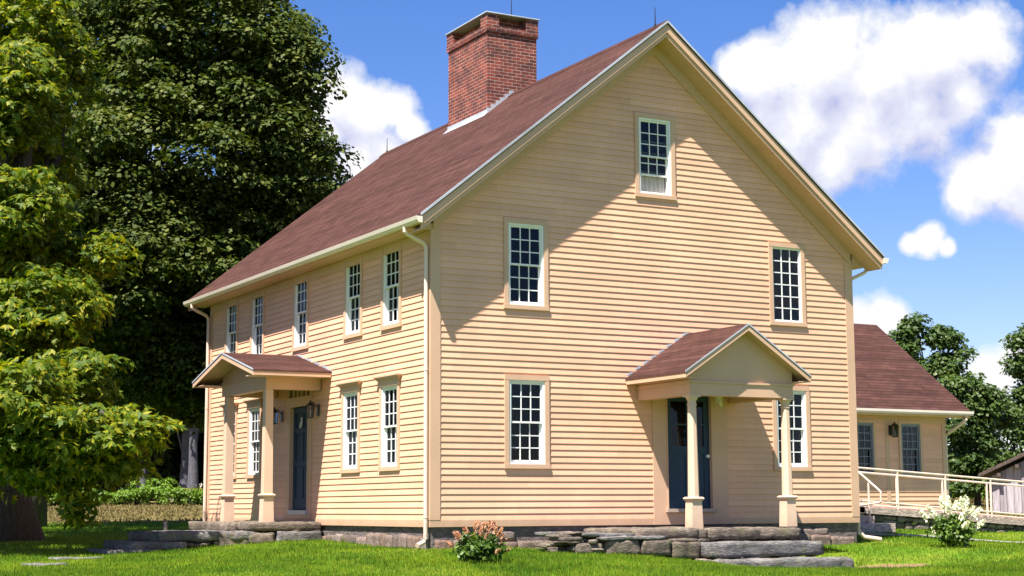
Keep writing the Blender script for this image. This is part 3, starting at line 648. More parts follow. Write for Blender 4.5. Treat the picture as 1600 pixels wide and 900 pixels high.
mid = (E0 + E1) / 2; d.box(mid - .05, mid + .05, -.07, -.037, .52, EZ1 - .11); d.box(E0 + .1, E1 - .1, -.072, -.055, .45, EZ1 - .1)
dd = d.build('door', m_blue, house)
MB(Fc).tube([(E0 + .08, -.034, 1.2), (E0 + .08, .02, 1.2)], .028, 10).build('door_knob', m_iron, dd)
kn = MB(Fc); kn.box(mid - .012, mid + .012, -.034, -.01, 1.98, 2.14); kn.tube([(mid + .03, -.02, 2.05), (mid + .045, -.0, 1.96), (mid, .01, 1.92), (mid - .045, -.0, 1.96), (mid - .03, -.02, 2.05)], .011, 6); kn.build('door_knocker', m_brass, dd)

# ---- gable porch
PX, PZ, PE = 5.245, 3.49, 2.615; PH = 1.362; PY = -1.90
pr = tag(empty('porch_anchor', (0, 0, 0))) if False else None
def porch(tf, cx, half, ridge, eave, out, colu, colo, beam, octo, base_z):
    """tf maps (along wall, out from wall, z)"""
    s = (ridge - eave) / half; pb = MB(tf)
    b0, b1, bz0, bz1 = beam
    # beams
    pb.box(b0, b1, colo - .10, colo + .10, bz0, bz1); pb.box(b0, b0 + .2, .03, colo - .101, bz0, bz1); pb.box(b1 - .2, b1, .03, colo - .101, bz0, bz1)
    pb.box(b0 - .02, b1 + .02, colo + .08, colo + .121, bz1 - .0, bz1 + .035); pb.box(b0 - .02, b0 + .0, .03, colo + .079, bz1 - .02, bz1 + .035); pb.box(b1, b1 + .02, .03, colo + .079, bz1 - .02, bz1 + .035)
    pb.box(b0 + .2, b1 - .2, .03, colo - .101, bz1 - .03, bz1 - .005)             # ceiling
    porch_o = pb.build('porch', m_trim, house)
    # pediment
    zt = lambda u: ridge - abs(u - cx) * s - .07
    pd = MB(tf); poly = [(b0, bz1 + .036), (b1, bz1 + .036), (b1, max(zt(b1), bz1 + .04)), (cx, zt(cx)), (b0, max(zt(b0), bz1 + .04))]
    n = 5; vs = [(u, colo + .085, z) for u, z in poly] + [(u, colo + .04, z) for u, z in poly]
    pd.add(vs, [tuple(range(n)), tuple(range(2 * n - 1, n - 1, -1))] + [(i, (i + 1) % n, n + (i + 1) % n, n + i) for i in range(n)])
    for (u, v_) in ((b0, b0 + .03), (b1 - .03, b1)): pd.box(u, v_, .03, colo + .04, bz1 + .036, max(zt(u), zt(v_)) - .02)
    pd.build('pediment', m_trim, porch_o)
    # roof + soffit/rake boards
    r1, r2_, r3, r4_ = MB(tf), MB(tf), MB(tf), MB(tf); t1 = .035
    for sg in (-1, 1):
        e = cx + sg * half
        def slabp(mb, o0, o1, d0, d1, e_=e):
            ez = eave + (half - abs(e_ - cx)) * s
            vs = [(e_, o0, ez - d0), (cx, o0, ridge - d0), (cx, o0, ridge - d1), (e_, o0, ez - d1), (e_, o1, ez - d0), (cx, o1, ridge - d0), (cx, o1, ridge - d1), (e_, o1, ez - d1)]
            mb.add(vs, [(0, 1, 2, 3), (7, 6, 5, 4), (0, 4, 5, 1), (3, 2, 6, 7), (0, 3, 7, 4), (1, 5, 6, 2)])
        slabp(r1, .0, out, 0, t1)
        slabp(r2_, out - .0, out + .008, -.004, .026); slabp(r4_, .001, .012, -.045, -.002)
        slabp(r3, out - .035, out - .005, t1 + .001, t1 + .085, cx + sg * (half - .01)); slabp(r3, .03, out - .036, t1 + .03, t1 + .045, cx + sg * (half - .03))
        a, b_ = sorted((e - sg * .01, e - sg * .03)); r3.box(a, b_, .02, out - .036, eave - t1 - .075, eave - t1 + .004)
        a, b_ = sorted((e - sg * .03, (b0 if sg < 0 else b1))); r3.box(a, b_, .03, out - .036, eave - t1 - .074, eave - t1 - .06)
    if tf is G: uvf = lambda c, n: (c.y + 9, c.z / math.sin(math.atan(s)) + 9)
    else: uvf = lambda c, n: (c.x + 9, c.z / math.sin(math.atan(s)) + 9)
    ro = r1.build('roof', m_roof, porch_o, uvf=uvf); r2_.build('drip_edge', m_metal, porch_o); r4_.build('flashing', m_metal, porch_o); r3.build('rake_board', m_trim, porch_o)
    for k_, u in enumerate(colu):
        c = MB(); cx_, cy_, _ = tf(u, colo, 0); zb = base_z[k_]; zl = zb + .50
        c.frus(cx_, cy_, zb, zl - .02, .112, .100); c.frus(cx_, cy_, zl - .02, zl + .015, .118, .135); c.frus(cx_, cy_, zl + .015, zl + .04, .135, .11)
        if octo:
            c.frus(cx_, cy_, zl + .04, bz0 - .17, .092, .070, 8, math.pi / 8); c.frus(cx_, cy_, bz0 - .17, bz0 - .15, .082, .082, 8, math.pi / 8)
            c.frus(cx_, cy_, bz0 - .15, bz0 - .09, .068, .07, 8, math.pi / 8); c.frus(cx_, cy_, bz0 - .09, bz0 - .03, .075, .105, 8, math.pi / 8); c.frus(cx_, cy_, bz0 - .03, bz0, .115, .115)
        else: c.frus(cx_, cy_, zl + .04, bz0, .088, .075)
        c.build('column', m_trim_col, porch_o)
    return porch_o
m_trim_col = paint('column_paint', (.64, .46, .33), .04)
gp = porch(G, PX, PH, PZ, PE, 1.90, (4.235, 6.255), 1.57, (4.13, 6.36, 2.225, 2.44), True, (-.056, -.035))
fp = porch(Fc, 6.222, 1.86, 3.395, 2.93, 1.60, (5.03, 7.32), 1.05, (4.88, 7.50, 2.60, 2.85), False, (.06, .06))
MB(G).box(5.83, 5.93, .031, .13, 2.22, 2.34).box(5.85, 5.91, .13, .16, 2.16, 2.26).build('sensor_lamp', m_white, gp)

# ---- lanterns beside the front door
def lantern(x, y, z, label, s=1.0, grp=None, wall='x'):
    t = tag(empty('wall_lantern', (x, y, z)), label, 'lantern', grp); k = s
    if wall == 'x': bo = lambda u, o, zz: (x - o, y + u, z + zz)
    else: bo = lambda u, o, zz: (x + u, y - o, z + zz)
    f = MB(bo); f.box(-.05 * k, .05 * k, .002, .02, -.12 * k, .12 * k)
    f.tube([(0, .02, .05 * k), (0, .10, .16 * k), (0, .17, .14 * k)], .010, 6)
    f.frus(0, .17, .09 * k, .15 * k, .075 * k, .03 * k); f.frus(0, .17, .15 * k, .20 * k, .02, .012, 6); f.frus(0, .17, -.17 * k, -.15 * k, .05 * k, .055 * k)
    for a in (-1, 1):
        for b in (-1, 1): f.tube([(a * .05 * k, .17 + b * .05 * k, -.15 * k), (a * .07 * k, .17 + b * .07 * k, .09 * k)], .006, 4)
    f.build('frame', m_iron, t)
    MB(bo).frus(0, .17, -.148 * k, .088 * k, .047 * k, .066 * k).build('glass', m_glass, t)
    MB(bo).tube([(0, .17, -.14 * k), (0, .17, 0)], .014, 8).build('candle', m_white, t); return t
lantern(-.032, 6.98, 2.20, 'black lantern on the far side of the blue front door', .95, 'lanterns beside the front door')
lantern(-.032, 4.98, 2.22, 'black lantern on the near side of the blue front door', .95, 'lanterns beside the front door')

# ---- chimney
ch = MB(); cx0, cx1, cy0, cy1 = 4.0, 5.22, 5.50, 7.40
ch.box(cx0, cx1, cy0, cy1, 8.0, 10.56); ch.box(cx0 - .03, cx1 + .03, cy0 - .03, cy1 + .03, 10.56, 10.59)
ch.box(cx0 + .2, cx1 - .2, cy0 + .2, cy1 - .2, 10.7, 10.95)
for a in (cx0 - .03, cx1 + .03 - .30):
    for b in (cy0 - .03, cy1 + .03 - .30): ch.box(a, a + .30, b, b + .30, 10.705, 10.965)
cho = ch.build('chimney', m_brick, house)
sc_ = MB(); 
for i in range(19): a = cx0 - .035 + i * (1.29 / 19); sc_.box(a + .004, a + .06, cy0 - .038, cy0 + .1, 10.592, 10.703); sc_.box(a + .004, a + .06, cy1 - .1, cy1 + .038, 10.592, 10.703)
for i in range(28): b = cy0 + .102 + i * ((1.9 - .204) / 28); sc_.box(cx0 - .036, cx0 + .1, b + .004, b + .055, 10.592, 10.703); sc_.box(cx1 - .1, cx1 + .036, b + .004, b + .055, 10.592, 10.703)
sc_.build('soldier_course', m_brick, cho)
MB().box(cx0 - .02, cx1 + .02, cy0 - .02, cy1 + .02, 10.60, 10.70).build('mortar_bed', m_fade, cho)
MB().box(cx0 - .06, cx1 + .06, cy0 - .06, cy1 + .06, 10.967, 11.0).build('cap_slab', m_metal, cho, bevel=.01)
MB().tube([(4.65, 5.6, 10.96), (4.65, 5.6, 11.5)], [.012, .006], 6).build('lightning_rod', m_iron, cho)
fl = MB(); zr_ = lambda x: ZE + SL * (min(x, W - x) - XE)
for i in range(6):
    a = cx0 - .02 + i * .11; fl.box(a, a + .115, cy0 - .012 - .002 * (i % 2), cy0 + .01, zr_(a) - .1, zr_(a) + .13)
fl.box(cx0 - .014, cx0 + .01, cy0 - .008, cy1 + .02, zr_(cx0) - .05, zr_(cx0) + .08)
fl.add([(cx0 - .012, cy0 - .05, zr_(cx0 - .01) + .02), (cx0 - .012, cy1 + .05, zr_(cx0 - .01) + .02), (cx0 - .12, cy1 + .05, zr_(cx0 - .12) + .006), (cx0 - .12, cy0 - .05, zr_(cx0 - .12) + .006)], [(0, 1, 2, 3)])
fl.build('flashing', m_metal, cho)

# ------------------------------------------------------------------ wing (rear, to the right)
wing = tag(empty('side_wing', (14, 10.7, -.1)), 'low single storey cream wing with red shingle roof behind the ramp', 'house wing')
WY0, WY1, WX1 = 7.65, 13.85, 18.82; WG = lambda u, o, z: (u, WY0 - o, z); WE = 2.79; WRZ = 5.45; WRY = 10.75
ww = [(13.2, 13.92), (15.72, 16.40), (17.28, 17.98)]; ww = [(15.62, 16.34, 1.13, 2.44), (17.28, 17.93, 1.13, 2.44)]
s1 = siding(WG, W + .03, WX1 - .12, .24, 2.5, [(a - .05, b + .05, c - .05, d_ + .05) for a, b, c, d_ in ww])
WS = (WRZ - WE) / (WRY - WY0 + .45)
clw = lambda z: (WY0 + max(0, (z - 2.65) / WS), WY1 - max(0, (z - 2.65) / WS))
s2 = siding(lambda u, o, z: (WX1 + o, u, z), WY0 + .1, WY1 - .1, .24, 5.0, [], clip=clw); s3 = siding(lambda u, o, z: (u, WY1 + o, z), W + .03, WX1 - .1, .24, 2.5, [])
for q in (s2, s3):
    k = len(s1.v); s1.v += q.v; s1.f += [tuple(i + k for i in f) for f in q.f]
s1.build('clapboard_wall', m_side, wing, recalc=False)
t_ = MB(); t_.box(W + .03, WX1 + .02, WY0 - .02, WY0 - .001, .05, .238); t_.box(WX1 - .12, WX1 + .022, WY0 - .026, WY0, .24, 2.68); t_.box(WX1 + .001, WX1 + .024, WY0 + .001, WY0 + .12, .05, 2.68); t_.box(W + .03, WX1 - .121, WY0 - .022, WY0 - .001, 2.46, 2.68)
for a in (14.9, 16.75): t_.box(a, a + .12, WY0 - .018, WY0 - .001, .24, 2.46)
t_.box(WX1 + .001, WX1 + .02, WY0 + .121, WY1, .05, .238)
t_.build('trim', m_trim, wing); MB().box(W + .05, WX1 - .05, WY0 + .03, WY1 - .05, -1, .048).build('foundation', m_cement, wing)
for a, b, c, d_ in ww: window(WG, a, b, c, d_, 'w', wing)
r_1 = MB(); x0, x1 = W + .027, WX1 + .52
for sg in (0, 1):
    f_ = (lambda y: y) if not sg else (lambda y: 2 * WRY - y)
    r_1.prism([(f_(WY0 - .45), WE), (f_(WRY), WRZ), (f_(WRY), WRZ - .05), (f_(WY0 - .45), WE - .05)], x0, x1, 'x')
wr = r_1.build('roof', m_roof, wing, uvf=lambda c, n: (c.x + 20, c.z / math.sin(math.atan(WS)) + 20))
c_ = MB(); c_.box(x0, x1 - .03, WY0 - .43, WY0 - .40, WE - .17, WE - .03); c_.box(x0, x1 - .03, WY0 - .40, WY0 - .023, WE - .165, WE - .145)
for sg in (0, 1):
    f_ = (lambda y: y) if not sg else (lambda y: 2 * WRY - y)
    c_.prism([(f_(WY0 - .43), WE - .03), (f_(WRY), WRZ - .052), (f_(WRY), WRZ - .22), (f_(WY0 - .43), WE - .19)], x1 - .029, x1 - .002, 'x')
    c_.prism([(f_(WY0 - .4), WE - .15), (f_(WRY), WRZ - .18), (f_(WRY), WRZ - .2), (f_(WY0 - .4), WE - .17)], WX1 + .025, x1 - .03, 'x')
c_.build('cornice', m_trim, wing)
MB().box(x0, x1 + .01, WY0 - .56, WY0 - .432, WE - .075, WE - .015).box(x0, x1 + .01, WY0 - .54, WY0 - .432, WE - .12, WE - .076).build('gutter', m_cream, wing)
MB().tube([(x1 - .22, WY0 - .5, WE - .10), (x1 - .22, WY0 - .5, WE - .22), (x1 - .28, WY0 - .42, WE - .32), (WX1 + .08, WY0 - .08, WE - .56), (WX1 + .06, WY0 + .05, WE - .64), (WX1 + .06, WY0 + .05, 0)], .045, 10).build('downspout', m_pipe, wing)
MB().tube([(16.9, WRY, WRZ), (16.9, WRY, WRZ + .36)], [.013, .006], 6).build('lightning_rod', m_iron, wing)
lantern(16.92, WY0 - .02, 2.26, 'small dark lantern between the two windows of the wing', 1.1, wall='y')

# ------------------------------------------------------------------ ramp
rp = tag(empty('access_ramp', (14, 4, -.2)), 'concrete access ramp on rough stone base with cream pipe railings', 'ramp')
NY, FYR = 3.5, 4.85
def dk(x): return .30 if x < 12.4 else .30 - (x - 12.4) * .0655
xs_ = [9.26, 12.4, 14.8, 17.3, 21.0]
dm = MB(); db_ = MB()
for a, b in zip(xs_, xs_[1:]):
    za, zb = dk(a), dk(b)
    dm.add([(a, NY, za), (b, NY, zb), (b, FYR, zb), (a, FYR, za), (a, NY, za - .14), (b, NY, zb - .14), (b, FYR, zb - .14), (a, FYR, za - .14)], [(0, 1, 2, 3), (0, 4, 5, 1), (3, 2, 6, 7), (4, 7, 6, 5)])
    dm.add([(a, FYR, za), (b, FYR, zb), (b, FYR + .12, zb), (a, FYR + .12, za), (a, FYR, za + .1), (b, FYR, zb + .1), (b, FYR + .12, zb + .1), (a, FYR + .12, za + .1)], [(4, 5, 6, 7), (0, 1, 5, 4), (3, 7, 6, 2)])
dm.box(9.26, 12.4, NY, 7.5, .17, .299)
dm.build('deck', m_conc, rp, recalc=False)
r3_ = random.Random(3)
x = 9.4
while x < 20.5:
    w = r3_.uniform(.2, .5); top = dk(x + w) - .15
    zz = top
    while zz > -.5:
        h = r3_.uniform(.08, .16); stone_bm(db_, x, x + w - .02, NY + .04 + r3_.uniform(0, .04), NY + .4, zz - h + .01, zz, int(x * 37 + zz * 100), .02, rnd=.03); zz -= h
    x += w
db_.build('stone_base', m_stone, rp, smooth=True, recalc=False)
MB().box(11.0, 12.2, 2.95, NY - .01, -.6, .10).box(10.9, 12.3, 2.4, 2.94, -.6, -.06).build('step', m_conc, rp, bevel=.01)
def rail(name, y, posts, xa, xb, lo=True):
    m_ = MB(); top = lambda x: 1.162 - (x - 12.26) * .0585 if x > 12.26 else 1.165
    m_.tube([(xa, y, top(xa)), (12.26, y, 1.162), (xb, y, top(xb))], .024, 8)
    m_.tube([(xa, y, dk(xa) + .13), (12.4, y, dk(12.4) + .13), (xb, y, dk(xb) + .10)], .020, 8)
    for p_ in posts: m_.tube([(p_, y, dk(p_) - .06), (p_, y, top(p_))], .026, 8)
    m_.build(name, m_rail, rp)
m_rail = paint('railing_paint', (.74, .58, .46), .04, .4)
rail('railing', NY + .03, (13.41, 14.85, 16.26, 17.7, 19.1), 9.6, 20.8); rail('railing', FYR - .05, (13.08, 14.52, 15.96, 17.4, 18.8), 12.3, 20.8)
MB().tube([(12.0, 3.45, 1.22), (12.0, 3.19, 1.052), (12, 2.53, .64), (12, 2.50, .60), (12, 2.51, .41), (12, 2.55, .385), (12, 3.16, .33), (12, 3.45, .33)], .022, 8).tube([(12, 2.89, .82), (12, 2.89, -.06)], .022, 8).build('stair_rail', m_rail, rp)

# ------------------------------------------------------------------ barn
bx, by = fs(16.2, 55); barn = tag(empty('grey_barn', (bx, by, 0)), 'old barn of weathered grey vertical boards at the right edge', 'barn')
barn.rotation_euler = (0, 0, R(-51)); LOCB = barn
bw = MB(); W2, BH, BL, BE = 5.2, 3.85, 9, 1.40
zb = -1.0
n = 44; vs = []
for i in range(n):
    u0 = i * 2 * W2 / n; u1 = (i + 1) * 2 * W2 / n - .012; o = (i % 3) * .006
    zt = lambda u: BE + (BH - BE) * (1 - abs(u - W2) / W2) - .1
    bw.add([(u0, -o, zb), (u1, -o, zb), (u1, -o, zt(u1)), (u0, -o, zt(u0)), (u0, .03, zb), (u1, .03, zb), (u1, .03, zt(u1)), (u0, .03, zt(u0))], [(0, 1, 2, 3), (0, 3, 7, 4), (1, 5, 6, 2)])
bw.box(.02, .05, .03, BL, zb, BE - .1); bw.box(2 * W2 - .05, 2 * W2 - .02, .03, BL, zb, BE - .1); bw.box(.05, 2 * W2 - .05, .10, .12, zb, BE - .1); bw.box(.05, 2 * W2 - .05, BL - .03, BL, zb, BE)
o = bw.build('board_wall', m_barn); o.parent = barn
br_ = MB()
for sg in (0, 1):
    f_ = (lambda u: u) if not sg else (lambda u: 2 * W2 - u)
    br_.prism([(f_(-.4), BE - .02), (f_(W2), BH + .12), (f_(W2), BH - .0), (f_(-.4), BE - .14)], -.35, BL + .3, 'y')
    for k in range(9):
        u = .2 + k * .6; zz = BE + (BH - BE) * (u / W2) - .1; br_.box(*sorted((f_(u), f_(u + .12))), -.33, -.01, zz - .12, zz)
o = br_.build('roof', bark('old_shingles', (.05, .035, .03), (.14, .10, .08))); o.parent = barn

# ------------------------------------------------------------------ foliage
def leaves_mesh(name, P, Nn, size, mat, parent, asp=.55, fold=.25, ncl=1, spread=.0):
    n = len(P); d = rng.normal(size=(n, 3)); d -= (d * Nn).sum(1)[:, None] * Nn; d /= np.linalg.norm(d, axis=1)[:, None] + 1e-9
    if ncl > 1:                                                    # compound leaf: leaflets fanned round one stalk
        P = np.repeat(P, ncl, 0); Nn = np.repeat(Nn, ncl, 0); e = np.cross(Nn, np.repeat(d, ncl, 0)); a = np.tile(np.linspace(-1.25, 1.25, ncl), n)[:, None]
        d = np.repeat(d, ncl, 0) * np.cos(a) + e * np.sin(a); d[:, 2] -= .25; d /= np.linalg.norm(d, axis=1)[:, None]
        Nn = Nn - (d * Nn).sum(1)[:, None] * d; Nn /= np.linalg.norm(Nn, axis=1)[:, None]; n = len(P); P = P + d * size * .12
    sz = size * (.65 + .7 * rng.random(n))[:, None]; e = np.cross(Nn, d)
    a = P; tip = P + d * sz - Nn * sz * .18; l = P + d * sz * .45 + e * sz * asp * .5 - Nn * sz * fold * .4; r = P + d * sz * .45 - e * sz * asp * .5 - Nn * sz * fold * .4
    V = np.stack([a, r, tip, l], 1).reshape(-1, 3); k = np.arange(n)[:, None] * 4
    F = np.concatenate([np.concatenate([k, k + 1, k + 2], 1), np.concatenate([k, k + 2, k + 3], 1)], 1).reshape(-1, 3)
    return mesh_np(name, V, F, 3, mat, parent)
def clump_pts(centers, radii, per, flat=.6, up=.5, low=.25):
    """leaf sites over the upper skin of each clump, a few beneath"""
    C_ = np.repeat(centers, per, 0); Rr = np.repeat(radii, per)[:, None]; n = len(C_)
    d = rng.normal(size=(n, 3)); d /= np.linalg.norm(d, axis=1)[:, None]
    flip = (d[:, 2] < 0) & (rng.random(n) > low); d[flip, 2] *= -1
    rad = (.55 + .5 * rng.random(n) ** .6)[:, None]
    P = C_ + d * Rr * rad * np.array([1, 1, flat])
    Nn = d * .7 + np.array([0, 0, up]) + rng.normal(size=(n, 3)) * .38; Nn /= np.linalg.norm(Nn, axis=1)[:, None]
    return P, Nn
def shell(c, rx, ry, rz, n, lo=.72, hi=1.0, p=1.0):
    d = rng.normal(size=(n, 3)); d /= np.linalg.norm(d, axis=1)[:, None]; r = (lo + (hi - lo) * rng.random(n))[:, None]
    return np.array(c) + d * r * np.array([rx, ry, rz])
def lateral(P, base):                                              # local (sideways, up, back) -> world
    P = np.asarray(P, float); out = np.empty_like(P)
    out[:, 0] = base[0] + LT[0] * P[:, 0] + FW[0] * P[:, 1]; out[:, 1] = base[1] + LT[1] * P[:, 0] + FW[1] * P[:, 1]; out[:, 2] = P[:, 2]; return out
def limb_tree(parent, base, z0, h, r, tips, mat, lean=(0, 0), seed=1, flare=1.5, n=26):
    rr = random.Random(seed); mb = MB(); pts = []; rs = []
    for i in range(9):
        f = i / 8; pts.append((base[0] + lean[0] * f + rr.uniform(-.05, .05) * r * 2, base[1] + lean[1] * f, z0 - .3 + (h + .3) * f)); rs.append(r * ((flare if i == 0 else 1.12 if i == 1 else 1) * (1 - .75 * f)))
    mb.tube(pts, rs, 14); o = mb.build('trunk', mat, parent, smooth=True)
    lb = MB()
    for k in range(min(n, len(tips))):
        tp = Vector(tips[rr.randrange(len(tips))]); f = min(.95, max(.25, (tp.z - z0 - r * 4) / h * .75)); i = int(f * 8); st_ = Vector(pts[i])
        mid_ = st_.lerp(tp, .5) + Vector((rr.uniform(-.3, .3), rr.uniform(-.3, .3), (tp - st_).length * .10))
        lb.tube([st_, st_.lerp(mid_, .5), mid_, mid_.lerp(tp, .5) + Vector((0, 0, .08)), tp], [r * .30, r * .22, r * .15, r * .09, r * .03], 6)
    lb.build('limbs', mat, parent, smooth=True); return o
def zpx(py, t): return .318 + (793 - py) / 2524 * t
def spx(px, t): return (px - 800) / 2524 * t * 1.0

# near tree at the left edge, with long compound leaves
t = 34.5; bx, by = fs(spx(15, t), t); zb_ = float(hgt(bx, by))
lt_ = tag(empty('hickory_tree', (bx, by, zb_)), 'bright yellow green tree with long drooping leaves at the left edge', 'tree')
cl = []; rd = []
def blob(px, py, tt, rp_, rpz=None, n=20, lo=.5, dpt=None, cr_=(.38, .62)):
    rr_ = rp_ / 2524 * tt; rz = (rpz or rp_) / 2524 * tt
    c = shell((spx(px, tt), tt, zpx(py, tt)), rr_, (dpt or rr_), rz, n, lo)
    w = lateral(c - np.array([0, 0, 0]), CAM[:2]); cl.append(w); rd.append(rng.uniform(*cr_, n))
for a in ((-20, 40, 36, 130, 120, 110), (60, 60, 37, 50, 80, 40), (20, 130, 34.5, 70, 90, 60), (30, 330, 33.5, 70, 60, 40), (-5, 150, 33.5, 70, 100, 60), (0, 320, 32.5, 80, 70, 55), (60, 470, 32, 80, 60, 40), (92, 125, 37, 33, 45, 11), (-10, 220, 35.5, 110, 110, 80), (60, 270, 36, 45, 50, 22), (-10, 420, 34, 100, 90, 56), (60, 400, 34.5, 70, 60, 30), (150, 400, 34, 32, 44, 12), (30, 520, 32, 105, 60, 50),
          (20, 640, 29, 105, 80, 60), (110, 600, 31, 66, 50, 26), (140, 690, 29.5, 86, 50, 40), (212, 680, 29.5, 44, 30, 12), (60, 720, 29.5, 80, 50, 26), (150, 735, 30, 60, 35, 16), (-60, 700, 31, 100, 90, 30), (-80, 400, 36, 160, 300, 110), (-60, 80, 38, 160, 200, 70), (-130, 540, 33, 110, 110, 80), (-200, 360, 32, 150, 150, 90), (-60, 600, 31.5, 80, 60, 40)):
    blob(*a[:5], n=a[5])
CLc = np.concatenate(cl); CRr = np.concatenate(rd)
P, Nn = clump_pts(CLc, CRr, 36, .5, .6, .2)
leaves_mesh('crown', P, Nn, .14, m_hick, lt_, .40, .3, ncl=5)
limb_tree(lt_, (bx, by), zb_, 9, .56, [tuple(q) for q in CLc[::5]], m_bark, seed=4, flare=1.75, n=60)
# hanging spray under the crown
hx, hy = fs(spx(122, 29.5), 29.5); hs = np.array([(hx + rng.normal() * .12, hy + rng.normal() * .12, z) for z in np.linspace(.10, .75, 26)])
P, Nn = clump_pts(hs, np.full(len(hs), .13), 5, .8, .3, .8)
leaves_mesh('hanging_spray', P, Nn, .18, m_hick, lt_, .42, .3, ncl=3)
MB().tube([(hx - .3, hy + .2, 1.8), (hx - .05, hy, 1.0), (hx, hy, .2)], [.02, .014, .006], 5).build('twig', m_bark, lt_)

# big dark maple behind
def crown_tree(name, label, px, t, blobs, leaf, per, cr_, mat, matb, r, hh, seed, grp=None, flat=.5, lean=0, trunk2=None, low=.2, up=.6, lo=.55, asp=.8, nl=30, tpx=None):
    bx, by = fs(spx(px if tpx is None else tpx, t), t); zb_ = float(hgt(bx, by)); e = tag(empty(name, (bx, by, zb_)), label, 'tree', grp)
    cs = []; rs = []
    for (x_, y_, rx, rz, n, dt) in blobs:
        tt = t + dt; c = shell((spx(x_, tt), tt, zpx(y_, tt)), rx / 2524 * tt, rx / 2524 * tt * .95, rz / 2524 * tt, n, lo); cs.append(lateral(c, CAM[:2])); rs.append(rng.uniform(*cr_, n))
    cs = np.concatenate(cs); rs = np.concatenate(rs); P, Nn = clump_pts(cs, rs, per, flat, up, low)
    leaves_mesh('crown', P, Nn, leaf, mat, e, asp, .3)
    limb_tree(e, (bx, by), zb_, hh, r, [tuple(q) for q in cs[::3]], matb, (lean, 0), seed, 1.3, nl); return e
crown_tree('maple_tree', 'huge dark green maple towering behind the left end of the house', 300, 45,
    [(285, 60, 195, 165, 240, 0), (300, 250, 228, 165, 300, 0), (250, 420, 240, 140, 270, 0), (200, 550, 215, 100, 150, 1), (300, 600, 110, 70, 70, 0), (440, 110, 55, 100, 40, -1), (455, 270, 76, 66, 45, -1), (400, 400, 105, 80, 60, 0), (140, 80, 90, 140, 80, 1), (120, 300, 90, 120, 60, 1)],
    .145, 200, (.48, .92), m_maple, m_bark, .34, 14, 5, low=.15, nl=40, tpx=55, flat=.68, up=.6, lo=.5)
for q_ in ((303, 79), (291, 81), (226, 80)):
    crown_tree('woodland_tree', ('right' if q_[0] > 300 else 'left') + ' one of two pale barked trunks standing just left of the house corner' if q_[0] > 250 else 'thin pale barked tree of the dark wood left of the maple', q_[0], q_[1], [(q_[0], 520, 70, 60, 40, 0), (q_[0], 610, 60, 50, 30, 1)], .30, 80, (.9, 1.5), m_wood, m_barkg, .27 if q_[0] > 250 else .16, 9, 70 + q_[0], 'pale barked trees beside the house corner' if q_[0] > 250 else None, low=.3, nl=8)
gw = 'tall shaded trees of the wood beyond the hayfield'
for i, (px, t, top) in enumerate(((-60, 92, 380), (60, 84, 420), (150, 90, 400), (225, 82, 430), (300, 88, 420), (370, 84, 430), (440, 92, 440), (520, 88, 470))):
    h = 793 - top
    crown_tree('woodland_tree', 'tall shaded tree of the dark wood beyond the hayfield', px, t, [(px, top + h * .25, 75, h * .28, 60, 0), (px + rng.uniform(-15, 15), top + h * .55, 85, h * .25, 60, 1), (px, top + h * .78, 60, h * .16, 36, 4)], .34, 70, (1.0, 1.7), m_wood, m_barkg, .3, 9, 20 + i, gw, low=.3, nl=14)
for i, (px, t, top) in enumerate(((20, 118, 470), (170, 114, 450), (330, 118, 460), (480, 114, 470))):
    crown_tree('woodland_tree', 'tall shaded tree of the dark wood beyond the hayfield', px, t, [(px, 560, 120, 110, 60, 0), (px, 700, 120, 100, 60, 0), (px + 70, 730, 90, 60, 40, 0)], .5, 60, (1.6, 2.6), m_wood, m_barkg, .3, 9, 40 + i, gw, low=.4, nl=6)
# right-hand trees
crown_tree('ash_tree', 'tall two lobed green tree rising behind the wing roof', 1450, 72, [(1415, 545, 16, 24, 18, 0), (1432, 518, 12, 13, 8, 0), (1478, 532, 20, 24, 20, 0), (1428, 582, 25, 22, 18, 0), (1478, 578, 25, 22, 20, 0), (1506, 558, 8, 7, 3, 0), (1514, 602, 9, 9, 4, 0), (1482, 618, 20, 13, 10, 1), (1450, 650, 30, 29, 16, 1)], .17, 130, (.4, .75), m_fartree, m_bark, .18, 6, 61, low=.3, nl=26, lo=.3, flat=.7)
crown_tree('leafy_tree', 'rounded mid green tree standing between the wing and the barn', 1520, 66, [(1498, 625, 30, 29, 24, 0), (1525, 640, 32, 31, 24, 0), (1560, 625, 18, 15, 9, 0), (1565, 660, 23, 20, 12, 1), (1500, 680, 34, 29, 26, 0), (1530, 700, 37, 26, 21, 0), (1496, 725, 28, 24, 16, 0), (1530, 745, 39, 22, 20, 0), (1495, 765, 28, 18, 12, 0)], .16, 120, (.35, .65), m_fartree, m_bark, .14, 3.6, 62, low=.3, nl=26, lo=.3, flat=.7)
crown_tree('broad_tree', 'green tree cut off by the right edge above the barn', 1625, 78, [(1615, 545, 30, 33, 21, 0), (1595, 580, 16, 13, 8, 0), (1630, 590, 39, 33, 21, 0), (1600, 625, 25, 18, 12, 0), (1625, 660, 39, 29, 21, 0), (1588, 650, 21, 15, 9, 0), (1640, 710, 57, 66, 36, 0)], .19, 120, (.4, .8), m_fartree, m_bark, .18, 6, 63, low=.3, nl=24, lo=.3, flat=.7)
crown_tree('young_tree', 'small bushy tree right above the barn roof', 1570, 74, [(1580, 680, 23, 31, 20, 0), (1560, 715, 25, 24, 15, 0), (1590, 730, 30, 26, 16, 0), (1555, 755, 30, 18, 14, 0)], .17, 110, (.35, .65), m_fartree, m_bark, .1, 3, 64, low=.3, nl=12, lo=.3, flat=.7)
